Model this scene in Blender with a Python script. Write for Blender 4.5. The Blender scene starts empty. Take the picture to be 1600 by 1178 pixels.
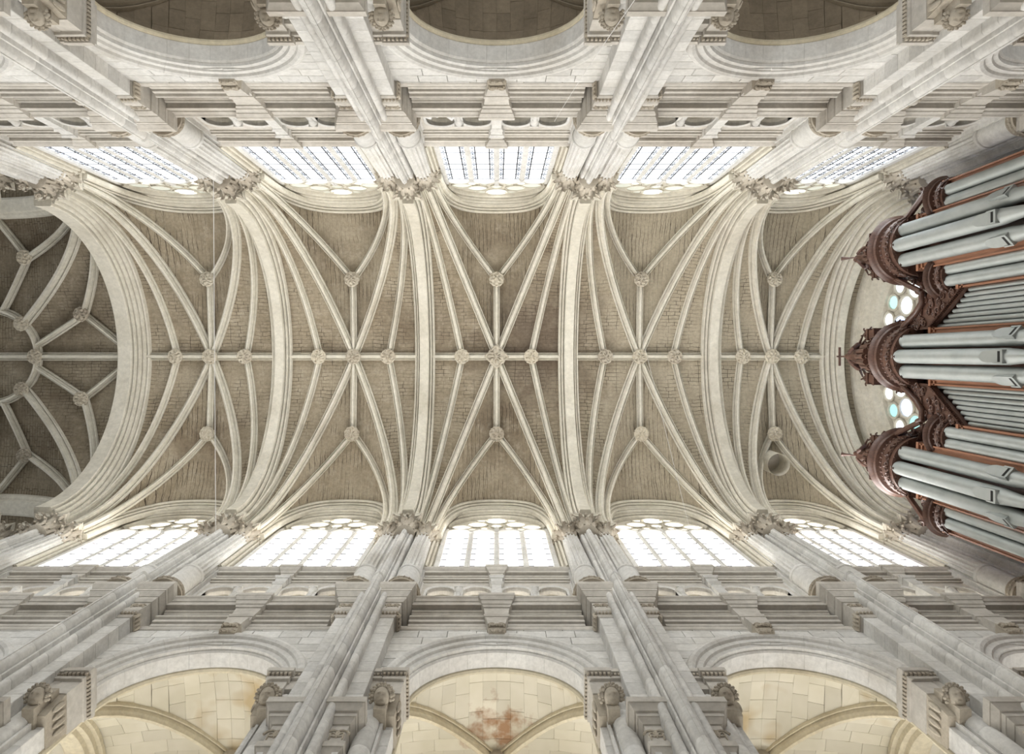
import bpy, bmesh, math, random
from math import sin, cos, pi, sqrt, radians, atan2, floor
from mathutils import Vector

random.seed(7)
scene = bpy.context.scene
COL = scene.collection
EYE = 1.6            # eye height: every z written below is a height above the eye

# ------------------------------------------------------------------ camera
cd = bpy.data.cameras.new('camera')
cam = bpy.data.objects.new('camera', cd)
COL.objects.link(cam)
cam.location = (0, 0, EYE)
cam.rotation_euler = (pi, 0, 0)          # straight up, image right = +X (organ), image down = +Y
cd.sensor_width = 36
cd.lens = 1120 * 36 / 1600
cd.shift_x = 24 / 1600
cd.shift_y = -32 / 1600
cd.clip_end = 200
scene.camera = cam

# ------------------------------------------------------------------ sky, exposure
w = bpy.data.worlds.new('world'); scene.world = w
w.use_nodes = True
bg = w.node_tree.nodes['Background']
bg.inputs[0].default_value = (0.93, 0.97, 1.0, 1)
bg.inputs[1].default_value = .35
scene.view_settings.view_transform = 'Standard'
scene.view_settings.look = 'None'
scene.view_settings.gamma = 1
scene.view_settings.use_curve_mapping = False
scene.view_settings.exposure = 0.95
scene.cycles.use_denoising = True
scene.cycles.use_light_tree = False
scene.cycles.max_bounces = 5
scene.cycles.diffuse_bounces = 4
scene.cycles.sample_clamp_direct = 1.3
scene.cycles.sample_clamp_indirect = 6
scene.cycles.adaptive_threshold = .04
GLOW_S, GLOW_N, GLOW_AS, GLOW_AN = 9.0, 6.8, 4.2, 1.5     # daylight in the glass: south, north, south aisle, north aisle

# ------------------------------------------------------------------ mesh helpers
class MB:
    def __init__(s):
        s.v = []; s.f = []; s.uv = None; s.fm = {}
    def add(s, vs, fs, m=0):
        o = len(s.v); s.v += [tuple(p) for p in vs]
        for f in fs:
            if m: s.fm[len(s.f)] = m
            s.f.append(tuple(i + o for i in f))
        return s
    def box(s, x0, x1, y0, y1, z0, z1):
        vs = [(x, y, z) for z in (z0, z1) for y in (y0, y1) for x in (x0, x1)]
        return s.add(vs, [(0,2,3,1),(4,5,7,6),(0,1,5,4),(2,6,7,3),(0,4,6,2),(1,3,7,5)])
    def cbox(s, x0, x1, y0, y1, z0, z1, c=.012):
        X = (x0, x1); Y = (y0, y1); Z = (z0, z1)
        vs = []; idx = {}
        for i in (0,1):
            for j in (0,1):
                for k in (0,1):
                    dx = c*(1-2*i); dy = c*(1-2*j); dz = c*(1-2*k)
                    for a, p in (('x',(X[i],Y[j]+dy,Z[k]+dz)),('y',(X[i]+dx,Y[j],Z[k]+dz)),('z',(X[i]+dx,Y[j]+dy,Z[k]))):
                        idx[(i,j,k,a)] = len(vs); vs.append(p)
        fs = []
        for i in (0,1): fs.append([idx[(i,j,k,'x')] for j,k in ((0,0),(1,0),(1,1),(0,1))])
        for j in (0,1): fs.append([idx[(i,j,k,'y')] for i,k in ((0,0),(1,0),(1,1),(0,1))])
        for k in (0,1): fs.append([idx[(i,j,k,'z')] for i,j in ((0,0),(1,0),(1,1),(0,1))])
        for i in (0,1):
            for j in (0,1): fs.append([idx[(i,j,0,'x')],idx[(i,j,1,'x')],idx[(i,j,1,'y')],idx[(i,j,0,'y')]])
        for i in (0,1):
            for k in (0,1): fs.append([idx[(i,0,k,'x')],idx[(i,1,k,'x')],idx[(i,1,k,'z')],idx[(i,0,k,'z')]])
        for j in (0,1):
            for k in (0,1): fs.append([idx[(0,j,k,'y')],idx[(1,j,k,'y')],idx[(1,j,k,'z')],idx[(0,j,k,'z')]])
        for i in (0,1):
            for j in (0,1):
                for k in (0,1): fs.append([idx[(i,j,k,a)] for a in 'xyz'])
        return s.add(vs, fs)
    def rings(s, R, closed=True, caps=True):
        n = len(R[0]); o = len(s.v)
        for r in R: s.v += [tuple(p) for p in r]
        m = n if closed else n-1
        for i in range(len(R)-1):
            for j in range(m):
                a = o+i*n+j; b = o+i*n+(j+1) % n
                s.f.append((a, b, b+n, a+n))
        if caps and closed:
            s.f.append(tuple(o+j for j in range(n)))
            s.f.append(tuple(o+(len(R)-1)*n+j for j in range(n)))
        return s
    def prism(s, poly, ax, a0, a1):
        def P(p, a):
            return (a, p[0], p[1]) if ax == 'x' else (p[0], a, p[1]) if ax == 'y' else (p[0], p[1], a)
        return s.rings([[P(p, a0) for p in poly], [P(p, a1) for p in poly]])
    def frus(s, z0, h0, f0, z1, h1, f1, yb, cx=0):
        return s.rings([[(cx-h0,yb,z0),(cx-h0,f0,z0),(cx+h0,f0,z0),(cx+h0,yb,z0)],
                        [(cx-h1,yb,z1),(cx-h1,f1,z1),(cx+h1,f1,z1),(cx+h1,yb,z1)]])
    def lathe(s, prof, cx, cy, n=24, a0=0., a1=2*pi, mod=None):
        full = abs(a1-a0-2*pi) < 1e-6
        k = n if full else n+1
        R = []
        for r, z in prof:
            ring = []
            for i in range(k):
                a = a0+(a1-a0)*i/n
                rr = r*(mod(a, z) if mod else 1)
                ring.append((cx+rr*cos(a), cy+rr*sin(a), z))
            R.append(ring)
        if full: return s.rings(R)
        return s.rings([r+[(cx, cy, r[0][2])] for r in R])
    def tube(s, pts, r, n=6, closed=False):
        pts = [Vector(p) for p in pts]; R = []; N = None; m = len(pts)
        for i, p in enumerate(pts):
            if closed: T = pts[(i+1) % m]-pts[i-1]
            else: T = pts[min(i+1, m-1)]-pts[max(i-1, 0)]
            T.normalize()
            if N is None:
                N = T.orthogonal()
            N = (N-T*N.dot(T)).normalized(); B = T.cross(N)
            rr = r(i/(m-1)) if callable(r) else r
            R.append([p+N*rr*cos(2*pi*j/n)+B*rr*sin(2*pi*j/n) for j in range(n)])
        if closed: R.append(R[0])
        return s.rings(R, caps=not closed)
    def ball(s, c, r, nu=10, nv=7, f=None):
        R = []
        for i in range(nv+1):
            t = -pi/2+pi*i/nv
            ring = []
            for j in range(nu):
                a = 2*pi*j/nu
                d = Vector((cos(t)*cos(a), cos(t)*sin(a), sin(t)))
                k = f(d) if f else 1
                ring.append((c[0]+r[0]*d.x*k, c[1]+r[1]*d.y*k, c[2]+r[2]*d.z*k))
            R.append(ring)
        return s.rings(R)
    def mesh(s, name, mats, origin=(0,0,0), smooth=None, recalc=True):
        me = bpy.data.meshes.new(name)
        ox, oy, oz = origin
        me.from_pydata([(x-ox, y-oy, z-oz) for x, y, z in s.v], [], s.f)
        if s.uv:
            l = me.uv_layers.new(name='uv')
            for lp in me.loops: l.data[lp.index].uv = s.uv[lp.vertex_index]
        for m in (mats if isinstance(mats, (list, tuple)) else [mats]): me.materials.append(m)
        for i, m in s.fm.items(): me.polygons[i].material_index = m
        if recalc:
            bm = bmesh.new(); bm.from_mesh(me)
            bmesh.ops.recalc_face_normals(bm, faces=bm.faces)
            bm.to_mesh(me); bm.free()
        if smooth:
            me.shade_smooth(); me.set_sharp_from_angle(angle=radians(smooth))
        return me
    def build(s, name, mats, parent=None, smooth=None, origin=None):
        """origin in eye coordinates; children keep the root's frame"""
        o = origin or (tuple(parent['_o']) if parent is not None else (0, 0, -EYE))
        ob = bpy.data.objects.new(name, s.mesh(name, mats, o, smooth))
        COL.objects.link(ob)
        if parent is not None:
            ob.parent = parent
        else:
            ob.location = (o[0], o[1], o[2]+EYE)
        ob['_o'] = o
        return ob

def inst(me, name, parent, loc, rz=0, scale=None):
    """a piece sharing mesh data; loc in the same eye coordinates as its parent"""
    ob = bpy.data.objects.new(name, me); COL.objects.link(ob)
    o = parent['_o']
    ob.parent = parent; ob.location = (loc[0]-o[0], loc[1]-o[1], loc[2]-o[2])
    ob.rotation_euler = (0, 0, rz)
    if scale: ob.scale = scale
    ob['_o'] = loc
    return ob

def tag(o, label=None, cat=None, group=None, kind=None):
    if label: o['label'] = label
    if cat: o['category'] = cat
    if group: o['group'] = group
    if kind: o['kind'] = kind
    return o

def empty(name, loc, parent=None):
    o = bpy.data.objects.new(name, None); COL.objects.link(o)
    o.empty_display_size = .3
    o['_o'] = loc
    if parent is not None:
        p = parent['_o']; o.parent = parent
        o.location = (loc[0]-p[0], loc[1]-p[1], loc[2]-p[2])
    else:
        o.location = (loc[0], loc[1], loc[2]+EYE)
    return o

KIDS = {}
def copy_tree(root, loc=None, rz=0, parent=None, name=None):
    if root.name not in KIDS:
        def walk(r): return [(c, walk(c)) for c in r.children]
        KIDS[root.name] = walk(root)
    def cp(o, kids, par):
        c = o.copy(); COL.objects.link(c); c.parent = par
        for k, kk in kids: cp(k, kk, c)
        return c
    r = cp(root, KIDS[root.name], parent)
    if name: r.name = name
    if loc: r.location = (loc[0], loc[1], loc[2])
    r.rotation_euler = (0, 0, rz)
    return r

# planar arch paths -------------------------------------------------
def arch_path(rx, rz, zs, n=24, zj=None, a0=0., a1=pi, ex=2., cx=0.):
    """left to right; points (u, z, nu, nz) with outward normals"""
    P = []
    if zj is not None: P.append((cx-rx, zj))
    for i in range(n+1):
        a = pi-(a0+(a1-a0)*i/n)
        c, s = cos(a), max(0., sin(a))
        k = 2./ex
        P.append((cx+rx*(abs(c)**k)*(1 if c >= 0 else -1), zs+rz*s**k))
    if zj is not None: P.append((cx+rx, zj))
    out = []
    for i, p in enumerate(P):
        q = P[min(i+1, len(P)-1)]; r = P[max(i-1, 0)]
        tx, tz = q[0]-r[0], q[1]-r[1]; L = sqrt(tx*tx+tz*tz) or 1
        out.append((p[0], p[1], -tz/L, tx/L))
    if ex == 2.:            # exact normals on the curve
        k = 1 if zj is not None else 0
        for i in range(k, len(P)-k):
            nx, nz = (P[i][0]-cx)/rx**2, (P[i][1]-zs)/rz**2; L = sqrt(nx*nx+nz*nz)
            out[i] = (P[i][0], P[i][1], nx/L, nz/L)
    return out

def sweep_arch(mb, path, prof, to=lambda u, d, z: (u, d, z), caps=True):
    """prof: closed list (outward offset, depth)"""
    return mb.rings([[to(u+o*nu, d, z+o*nz) for o, d in prof] for u, z, nu, nz in path], caps=caps)

def arch_panel(mb, x0, x1, z0, z1, cx, rx, zs, rz, y0, y1, n=20):
    inn = [(cx-rx, z0)]; out = [(x0, z0)]
    for i in range(n+1):
        a = pi-pi*i/n
        p = (cx+rx*cos(a), zs+rz*sin(a)); inn.append(p)
        dx, dz = cos(a), sin(a)
        t = 1e9
        if dx < -1e-6: t = min(t, (x0-cx)/dx)
        if dx > 1e-6: t = min(t, (x1-cx)/dx)
        if dz > 1e-6: t = min(t, (z1-zs)/dz)
        out.append((cx+dx*t, zs+dz*t))
    # keep the two upper corners
    for cxn, czn in ((x0, z1), (x1, z1)):
        k = min(range(1, len(out)), key=lambda i: (out[i][0]-cxn)**2+(out[i][1]-czn)**2)
        out[k] = (cxn, czn)
    inn.append((cx+rx, z0)); out.append((x1, z0))
    R = [[(a[0], y0, a[1]), (b[0], y0, b[1]), (b[0], y1, b[1]), (a[0], y1, a[1])] for a, b in zip(inn, out)]
    return mb.rings(R)

# curves in space ---------------------------------------------------
def curve3(p0, p1, zs, zc, n=18, ex=2.):
    k = 2./ex; out = []
    for i in range(n+1):
        t = pi/2*i/n
        c = max(0., cos(t))**k; s = sin(t)**k
        out.append(Vector((p1[0]+(p0[0]-p1[0])*c, p1[1]+(p0[1]-p1[1])*c, zs+(zc-zs)*s)))
    return out

def rib(mb, pts, prof, side=None):
    n = len(pts); R = []
    if side is None:
        h = pts[-1]-pts[0]; side = Vector((-h.y, h.x, 0)).normalized()
    for i, p in enumerate(pts):
        T = (pts[min(i+1, n-1)]-pts[max(i-1, 0)]).normalized()
        D = T.cross(side)
        if D.z > 1e-6 or (abs(D.z) <= 1e-6 and D.dot(pts[-1]-pts[0]) < 0): D = -D
        R.append([p+side*a+D*d for a, d in prof])
    return mb.rings(R)

def rprof(w, d):
    """moulded rib: side roll, deep hollow, proud middle fillet"""
    h = w/2
    half = [(-h, -.06), (-h, d*.20), (-h*.92, d*.30), (-h*.78, d*.32), (-h*.68, d*.20), (-h*.64, d*.10), (-h*.56, d*.14), (-h*.50, d*.52), (-h*.44, d*.68), (-h*.34, d*.72), (-h*.30, d*.90), (-h*.22, d)]
    return half+[(-a, b) for a, b in reversed(half)]

# ------------------------------------------------------------------ materials
def nt(name):
    m = bpy.data.materials.new(name); m.use_nodes = True
    t = m.node_tree; b = t.nodes['Principled BSDF']
    return m, t, b
def nd(t, k, **kw):
    n = t.nodes.new(k)
    for a, v in kw.items(): setattr(n, a, v)
    return n
def mixc(t, fac, a, b, mode='MIX'):
    n = nd(t, 'ShaderNodeMix', data_type='RGBA', blend_type=mode)
    for sock, v in ((n.inputs[0], fac), (n.inputs[6], a), (n.inputs[7], b)):
        if hasattr(v, 'links'): t.links.new(v, sock)
        elif isinstance(v, (tuple, list)): sock.default_value = (*v, 1) if len(v) == 3 else v
        else: sock.default_value = v
    return n.outputs[2]
def ramp(t, src, p0, p1, v0=0., v1=1.):
    n = nd(t, 'ShaderNodeMapRange')
    n.inputs[1].default_value = p0; n.inputs[2].default_value = p1
    n.inputs[3].default_value = v0; n.inputs[4].default_value = v1
    t.links.new(src, n.inputs[0]); return n.outputs[0]
def noise(t, scale, detail=4, rough=.55, vec=None):
    n = nd(t, 'ShaderNodeTexNoise'); n.inputs['Scale'].default_value = scale
    n.inputs['Detail'].default_value = detail; n.inputs['Roughness'].default_value = rough
    if vec: t.links.new(vec, n.inputs['Vector'])
    return n.outputs[0]

def matte(t, bs, col):
    d = nd(t, 'ShaderNodeBsdfDiffuse'); d.inputs['Roughness'].default_value = .3
    t.links.new(col, d.inputs[0]); t.links.new(d.outputs[0], t.nodes['Material Output'].inputs[0]); t.nodes.remove(bs)

def stone(name, a, b, grime, rnd=.16, bump=.25, gr0=.52, gr1=.72, fine=9.):
    m, t, bs = nt(name)
    geo = nd(t, 'ShaderNodeNewGeometry').outputs['Position']
    c = mixc(t, ramp(t, noise(t, 1.1, 2, .6, geo), .3, .7), a, b)
    c = mixc(t, ramp(t, noise(t, .35, 3, .65, geo), gr0, gr1, 0, .75), c, grime)
    oi = nd(t, 'ShaderNodeObjectInfo')
    v = ramp(t, oi.outputs['Random'], 0, 1, 1-rnd, 1+rnd*.6)
    f = ramp(t, noise(t, fine, 2, .7, geo), .25, .75, .86, 1.1)
    mm = nd(t, 'ShaderNodeMath', operation='MULTIPLY'); t.links.new(v, mm.inputs[0]); t.links.new(f, mm.inputs[1])
    vm = nd(t, 'ShaderNodeVectorMath', operation='SCALE'); t.links.new(c, vm.inputs[0]); t.links.new(mm.outputs[0], vm.inputs['Scale'])
    matte(t, bs, vm.outputs[0])
    return m

M = {}
M['pale'] = stone('pale_limestone', (.71, .70, .675), (.62, .605, .57), (.46, .435, .39), .13)
M['arch'] = stone('arch_limestone', (.70, .69, .66), (.62, .60, .565), (.47, .44, .39), .04)
M['warm'] = stone('cream_limestone', (.655, .62, .535), (.56, .525, .44), (.42, .38, .305), .06, fine=6)
M['carved'] = stone('carved_limestone', (.54, .49, .41), (.42, .375, .305), (.26, .22, .17), .10, .4, .46, .70, fine=14)
M['boss'] = stone('boss_limestone', (.60, .55, .45), (.50, .45, .36), (.32, .27, .21), .14, .4, .46, .70, fine=14)
M['mould'] = stone('moulded_limestone', (.60, .57, .52), (.50, .47, .42), (.36, .32, .27), .08, fine=7)
M['aisle'] = stone('yellow_limestone', (.66, .60, .46), (.58, .52, .39), (.46, .38, .25), .12)
M['floor'] = stone('floor_stone', (.36, .34, .30), (.29, .27, .24), (.22, .20, .17), 0)

def web_material():
    m, t, bs = nt('vault_masonry')
    geo = nd(t, 'ShaderNodeNewGeometry').outputs['Position']
    uv = nd(t, 'ShaderNodeUVMap').outputs[0]
    nz = nd(t, 'ShaderNodeTexNoise'); nz.inputs['Scale'].default_value = 1.6; nz.inputs['Detail'].default_value = 2; t.links.new(geo, nz.inputs['Vector'])
    wv = nd(t, 'ShaderNodeVectorMath', operation='MULTIPLY_ADD'); t.links.new(nz.outputs['Color'], wv.inputs[0]); wv.inputs[1].default_value = (.16, .16, 0); t.links.new(uv, wv.inputs[2])
    br = nd(t, 'ShaderNodeTexBrick'); t.links.new(wv.outputs[0], br.inputs['Vector']); br.offset_frequency = 3; br.squash = .8; br.squash_frequency = 3
    br.inputs['Scale'].default_value = 1; br.inputs['Brick Width'].default_value = .46
    br.inputs['Row Height'].default_value = .17; br.inputs['Mortar Size'].default_value = .011
    br.inputs['Mortar Smooth'].default_value = .3
    br.inputs['Color1'].default_value = (.30, .245, .17, 1); br.inputs['Color2'].default_value = (.38, .32, .23, 1)
    br.inputs['Mortar'].default_value = (.36, .30, .22, 1)
    fac = br.outputs['Fac']
    c = mixc(t, ramp(t, noise(t, .5, 3, .62, geo), .38, .66), br.outputs['Color'], (.42, .36, .265))
    # sooty and damp patches with their own outline
    c = mixc(t, ramp(t, noise(t, .23, 3, .66, geo), .5, .68, 0, .7), c, (.19, .145, .10))
    c = mixc(t, ramp(t, noise(t, 1.7, 3, .75, geo), .52, .72, 0, .6), c, (.50, .44, .34))
    sp = nd(t, 'ShaderNodeSeparateXYZ'); t.links.new(geo, sp.inputs[0])
    wob = nd(t, 'ShaderNodeMath', operation='MULTIPLY_ADD'); t.links.new(noise(t, .45, 3, .65, geo), wob.inputs[0]); wob.inputs[1].default_value = 9.; t.links.new(sp.outputs[0], wob.inputs[2])
    c = mixc(t, ramp(t, wob.outputs[0], 7.2, 10.5, 0, .55), c, (.52, .46, .35))       # the bays near the organ were cleaned
    ds = nd(t, 'ShaderNodeVectorMath', operation='DISTANCE'); t.links.new(geo, ds.inputs[0]); ds.inputs[1].default_value = (1.9, -.6, 33.4)
    so = nd(t, 'ShaderNodeMath', operation='MULTIPLY_ADD'); t.links.new(noise(t, 1.1, 3, .7, geo), so.inputs[0]); so.inputs[1].default_value = 3.6; t.links.new(ds.outputs['Value'], so.inputs[2])
    c = mixc(t, ramp(t, so.outputs[0], 2.9, 5.4, .78, 0), c, (.13, .095, .07))        # soot stain in the middle bay
    cr = nd(t, 'ShaderNodeMath', operation='MULTIPLY'); t.links.new(fac, cr.inputs[0])
    t.links.new(ramp(t, noise(t, .8, 3, .6, geo), .42, .58, .15, 1.), cr.inputs[1])
    c = mixc(t, cr.outputs[0], c, (.085, .066, .05))
    f = ramp(t, noise(t, 8, 3, .75, geo), .25, .75, .54, .84)
    vm = nd(t, 'ShaderNodeVectorMath', operation='SCALE'); t.links.new(c, vm.inputs[0]); t.links.new(f, vm.inputs['Scale'])
    matte(t, bs, vm.outputs[0])
    return m
M['web'] = web_material()

def aisle_web_material():
    m, t, bs = nt('aisle_vault_stone')
    geo = nd(t, 'ShaderNodeNewGeometry').outputs['Position']
    oi = nd(t, 'ShaderNodeObjectInfo').outputs['Random']
    c = mixc(t, ramp(t, noise(t, .8, 3, .6, geo), .35, .65), (.68, .64, .54), (.60, .56, .45))
    c = mixc(t, ramp(t, noise(t, .5, 3, .7, geo), .56, .68, 0, .8), c, (.47, .36, .20))
    # one rusty water stain on the vault of the middle south bay
    d = nd(t, 'ShaderNodeVectorMath', operation='DISTANCE'); t.links.new(geo, d.inputs[0]); d.inputs[1].default_value = (.02, 9.0, 18.6)
    nn = nd(t, 'ShaderNodeMath', operation='ADD'); t.links.new(d.outputs['Value'], nn.inputs[0])
    t.links.new(ramp(t, noise(t, 2.2, 3, .65, geo), 0, 1, -1.1, 1.1), nn.inputs[1])
    c = mixc(t, ramp(t, nn.outputs[0], .35, .85, .85, 0), c, (.33, .17, .08))
    v = ramp(t, oi, 0, 1, .9, 1.06)
    vm = nd(t, 'ShaderNodeVectorMath', operation='SCALE'); t.links.new(c, vm.inputs[0]); t.links.new(v, vm.inputs['Scale'])
    matte(t, bs, vm.outputs[0])
    return m
M['aisleweb'] = aisle_web_material()
M['aisledark'] = stone('brown_aisle_stone', (.32, .265, .195), (.25, .205, .15), (.18, .145, .105), .12)  # darker brown stone for the north aisle cells, ribs below
M['aislerib'] = stone('brown_rib_stone', (.34, .29, .22), (.28, .235, .175), (.2, .165, .12), .08)

def plain(name, col, rough=.6, metal=0., spec=.3):
    m, t, bs = nt(name)
    bs.inputs['Base Color'].default_value = (*col, 1); bs.inputs['Roughness'].default_value = rough
    bs.inputs['Metallic'].default_value = metal; bs.inputs['Specular IOR Level'].default_value = spec
    return m
def glow(name, col, s, var=.06, sample=False):
    m, t, bs = nt(name)
    m.cycles.emission_sampling = 'FRONT_BACK' if sample else 'NONE'
    oi = nd(t, 'ShaderNodeObjectInfo').outputs['Random']
    bs.inputs['Base Color'].default_value = (*[c*.5 for c in col], 1); bs.inputs['Roughness'].default_value = .3
    bs.inputs['Emission Color'].default_value = (*col, 1)
    t.links.new(ramp(t, oi, 0, 1, s*(1-var), s*(1+var)), bs.inputs['Emission Strength'])
    return m
M['glass_s'] = glow('daylit_glass_south', (1., .985, .97), GLOW_S, .06, True)
M['glass_n'] = glow('daylit_glass_north', (.95, .98, 1.), GLOW_N, .06, True)
M['glass_s2'] = glow('daylit_tracery_glass_south', (1., .96, .86), .85, .2)
M['glass_n2'] = glow('daylit_tracery_glass_north', (.8, .82, .72), .3, .3)
M['glass_bn'] = glow('patterned_border_glass', (.78, .85, .95), 1.0, .5)
M['glass_as'] = glow('daylit_aisle_glass_south', (1., .98, .94), GLOW_AS, .06, True)
M['gallery_fill'] = glow('gallery_fill_glow', (1., .97, .9), 3.2)  # glow of the added panel that brightens the gallery
M['glass_an'] = glow('daylit_aisle_glass_north', (.95, .98, 1.), GLOW_AN, .06, True)
M['lead'] = plain('lead_bar', (.03, .03, .035), .5)
M['iron'] = plain('iron_wire', (.72, .71, .69), .5)
M['white'] = plain('white_enamel', (.8, .8, .8), .4)
M['dark'] = plain('dark_gap', (.015, .013, .012), .8)

def wood(name, a, b, rough=.45):
    m, t, bs = nt(name)
    geo = nd(t, 'ShaderNodeNewGeometry').outputs['Position']
    mp = nd(t, 'ShaderNodeMapping'); mp.inputs['Scale'].default_value = (6, 6, .6); t.links.new(geo, mp.inputs[0])
    c = mixc(t, ramp(t, noise(t, 3, 3, .65, mp.outputs[0]), .3, .7), a, b)
    t.links.new(c, bs.inputs['Base Color']); bs.inputs['Roughness'].default_value = rough
    return m
M['oak'] = wood('carved_dark_oak', (.125, .062, .042), (.062, .03, .021), .4)
M['oak2'] = wood('polished_red_oak', (.36, .165, .095), (.25, .11, .06), .4)
def tin():
    m, t, bs = nt('tin_pipe_metal')
    geo = nd(t, 'ShaderNodeNewGeometry').outputs['Position']
    c = mixc(t, ramp(t, noise(t, 1.5, 3, .6, geo), .3, .7), (.42, .44, .425), (.33, .355, .34))
    t.links.new(c, bs.inputs['Base Color'])
    bs.inputs['Metallic'].default_value = .55; bs.inputs['Roughness'].default_value = .48
    return m
M['tin'] = tin()

# ------------------------------------------------------------------ floor
fl = MB(); fl.box(-31, 18, -13, 13, -EYE-.2, -EYE)
tag(fl.build('floor', M['floor']), 'grey stone church floor below the camera', 'floor', kind='structure')

# ------------------------------------------------------------------ ornament helpers
def arc2(cx, cy, r, a0, a1, n=5):
    return [(cx+r*cos(radians(a0+(a1-a0)*i/n)), cy+r*sin(radians(a0+(a1-a0)*i/n))) for i in range(n+1)]

def shaft_outline(w, yf, yb):
    """clustered shaft seen in plan: a big round between two smaller ones; front is -y"""
    k = w/.76
    L = [(-.38*k, yb), (-.38*k, yf+.40*k)]
    L += arc2(-.30*k, yf+.34*k, .085*k, 175, 345, 6)
    L += [(-.205*k, yf+.36*k), (-.19*k, yf+.21*k), (-.155*k, yf+.20*k), (-.135*k, yf+.27*k)]
    L += arc2(0, yf+.14*k, .12*k, 205, 255, 3)
    L += [(-.028*k, yf+.022*k), (-.028*k, yf)]
    return L+[(-x, y) for x, y in reversed(L)]

def drum_mesh(outline, h, mat, name, c=.012):
    cx = sum(p[0] for p in outline)/len(outline); cy = sum(p[1] for p in outline)/len(outline)
    ins = [(cx+(x-cx)*.965, cy+(y-cy)*.965) for x, y in outline]
    mb = MB()
    mb.rings([[(x, y, 0) for x, y in ins], [(x, y, c) for x, y in outline], [(x, y, h-c) for x, y in outline], [(x, y, h) for x, y in ins]])
    return mb.mesh(name, mat, (0, 0, 0), 32)

def fluted(mb, cx, cy, r0, r1, z0, z1, n=15):
    def ring(r, z, d=1.):
        out = []
        for i in range(n):
            for k, q in ((0, 1.), (.2, 1.), (.34, .86), (.6, .80), (.86, .86)):
                a = 2*pi*(i+k)/n
                rr = r*(1-(1-q)*d)
                out.append((cx+rr*cos(a), cy+rr*sin(a), z))
        return out
    mb.rings([ring(r0, z0, 0), ring(r0, z0+.05), ring(r1, z1-.05), ring(r1, z1, 0)])

def leaf(mb, cx, cy, a, r, z, h, out, wd):
    """acanthus leaf: bent, thick, tip curling outwards"""
    d = Vector((cos(a), sin(a), 0)); s = Vector((-sin(a), cos(a), 0))
    P = [(0, 0, .8), (.02, .35, 1.), (.10, .68, 1.05), (.45, .95, .85), (.95, .98, .6), (1.05, .78, .3)]
    R = []
    for o, hh, ww in P:
        c = Vector((cx, cy, z+h*hh))+d*(r+out*o)
        t = .03
        R.append([c-s*wd*ww, c+d*t*1.6, c+s*wd*ww, c-d*t])
    mb.rings(R)

def scroll(mb, c, r, ux, uz, turns=1.6, t=.03, n=16, sg=1):
    c = Vector(c); ux = Vector(ux); uz = Vector(uz); pts = []
    for i in range(n+1):
        k = i/n; a = sg*k*turns*2*pi; rr = r*(1-.85*k)
        pts.append(c+ux*rr*cos(a)+uz*rr*sin(a))
    mb.tube(pts, lambda k: t*(1-.4*k), 5)

def capital(cx, cy, z0, z1, r, half, back=None):
    """Corinthian capital: bell, two rows of leaves, corner volutes; abacus on top"""
    mb = MB(); H = z1-z0
    mb.lathe([(r*1.02, z0), (r*1.12, z0+.03), (r*1.02, z0+.06), (r*.86, z0+.1), (r*.78, z0+H*.5), (r*1.1, z0+H*.84)], cx, cy, 16)
    for row, (zz, hh, oo, ww) in enumerate(((.06, .44, .2, .082), (.32, .46, .32, .092))):
        for i in range(8):
            leaf(mb, cx, cy, 2*pi*(i+.5*row)/8, r*.9, z0+zz*H, hh*H, oo, ww)
    for i in range(4):
        a = pi/4+i*pi/2
        d = Vector((cos(a), sin(a), 0))
        scroll(mb, Vector((cx, cy, z0+H*.72))+d*(half*1.12), .14, d, (0, 0, 1), 1.5, .045, 12)
        b = i*pi/2; e = Vector((cos(b), sin(b), 0))
        mb.ball(Vector((cx, cy, z0+H*.86))+e*half*.92, (.07, .07, .06), 6, 4)
    ab = MB(); pts = []
    for i in range(4):
        a = pi/4+i*pi/2
        for k in range(5):
            u = (k-.0)/5
            p0 = Vector((cos(a), sin(a)))*half*1.414; p1 = Vector((cos(a+pi/2), sin(a+pi/2)))*half*1.414
            p = p0.lerp(p1, u); p *= 1-.13*sin(pi*u)
            pts.append((p.x, p.y))
    sc = lambda k, z: [(cx+x*k, cy+y*k, z) for x, y in pts]
    ab.rings([sc(.9, z0+H*.84), sc(.93, z0+H*.88), sc(.95, z0+H*.93), sc(1.03, z0+H*.95), sc(1.03, z1)])
    return mb, ab

def column_base(cx, cy, r, z0):
    mb = MB()
    P = [(r*1.42, z0), (r*1.42, z0+.08)]
    P += [(r*1.36+.05*sin(pi*k/4), z0+.08+.12*k/4) for k in range(5)]
    P += [(r*1.2, z0+.22), (r*1.16, z0+.30)]
    P += [(r*1.14+.04*sin(pi*k/4), z0+.30+.10*k/4) for k in range(5)]
    P += [(r*1.02, z0+.42), (r, z0+.48)]
    mb.lathe(P, cx, cy, 28)
    # beaded torus
    for i in range(22):
        a = 2*pi*i/22
        mb.ball((cx+r*1.45*cos(a), cy+r*1.45*sin(a), z0+.14), (.035, .035, .05), 5, 4)
    return mb

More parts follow.
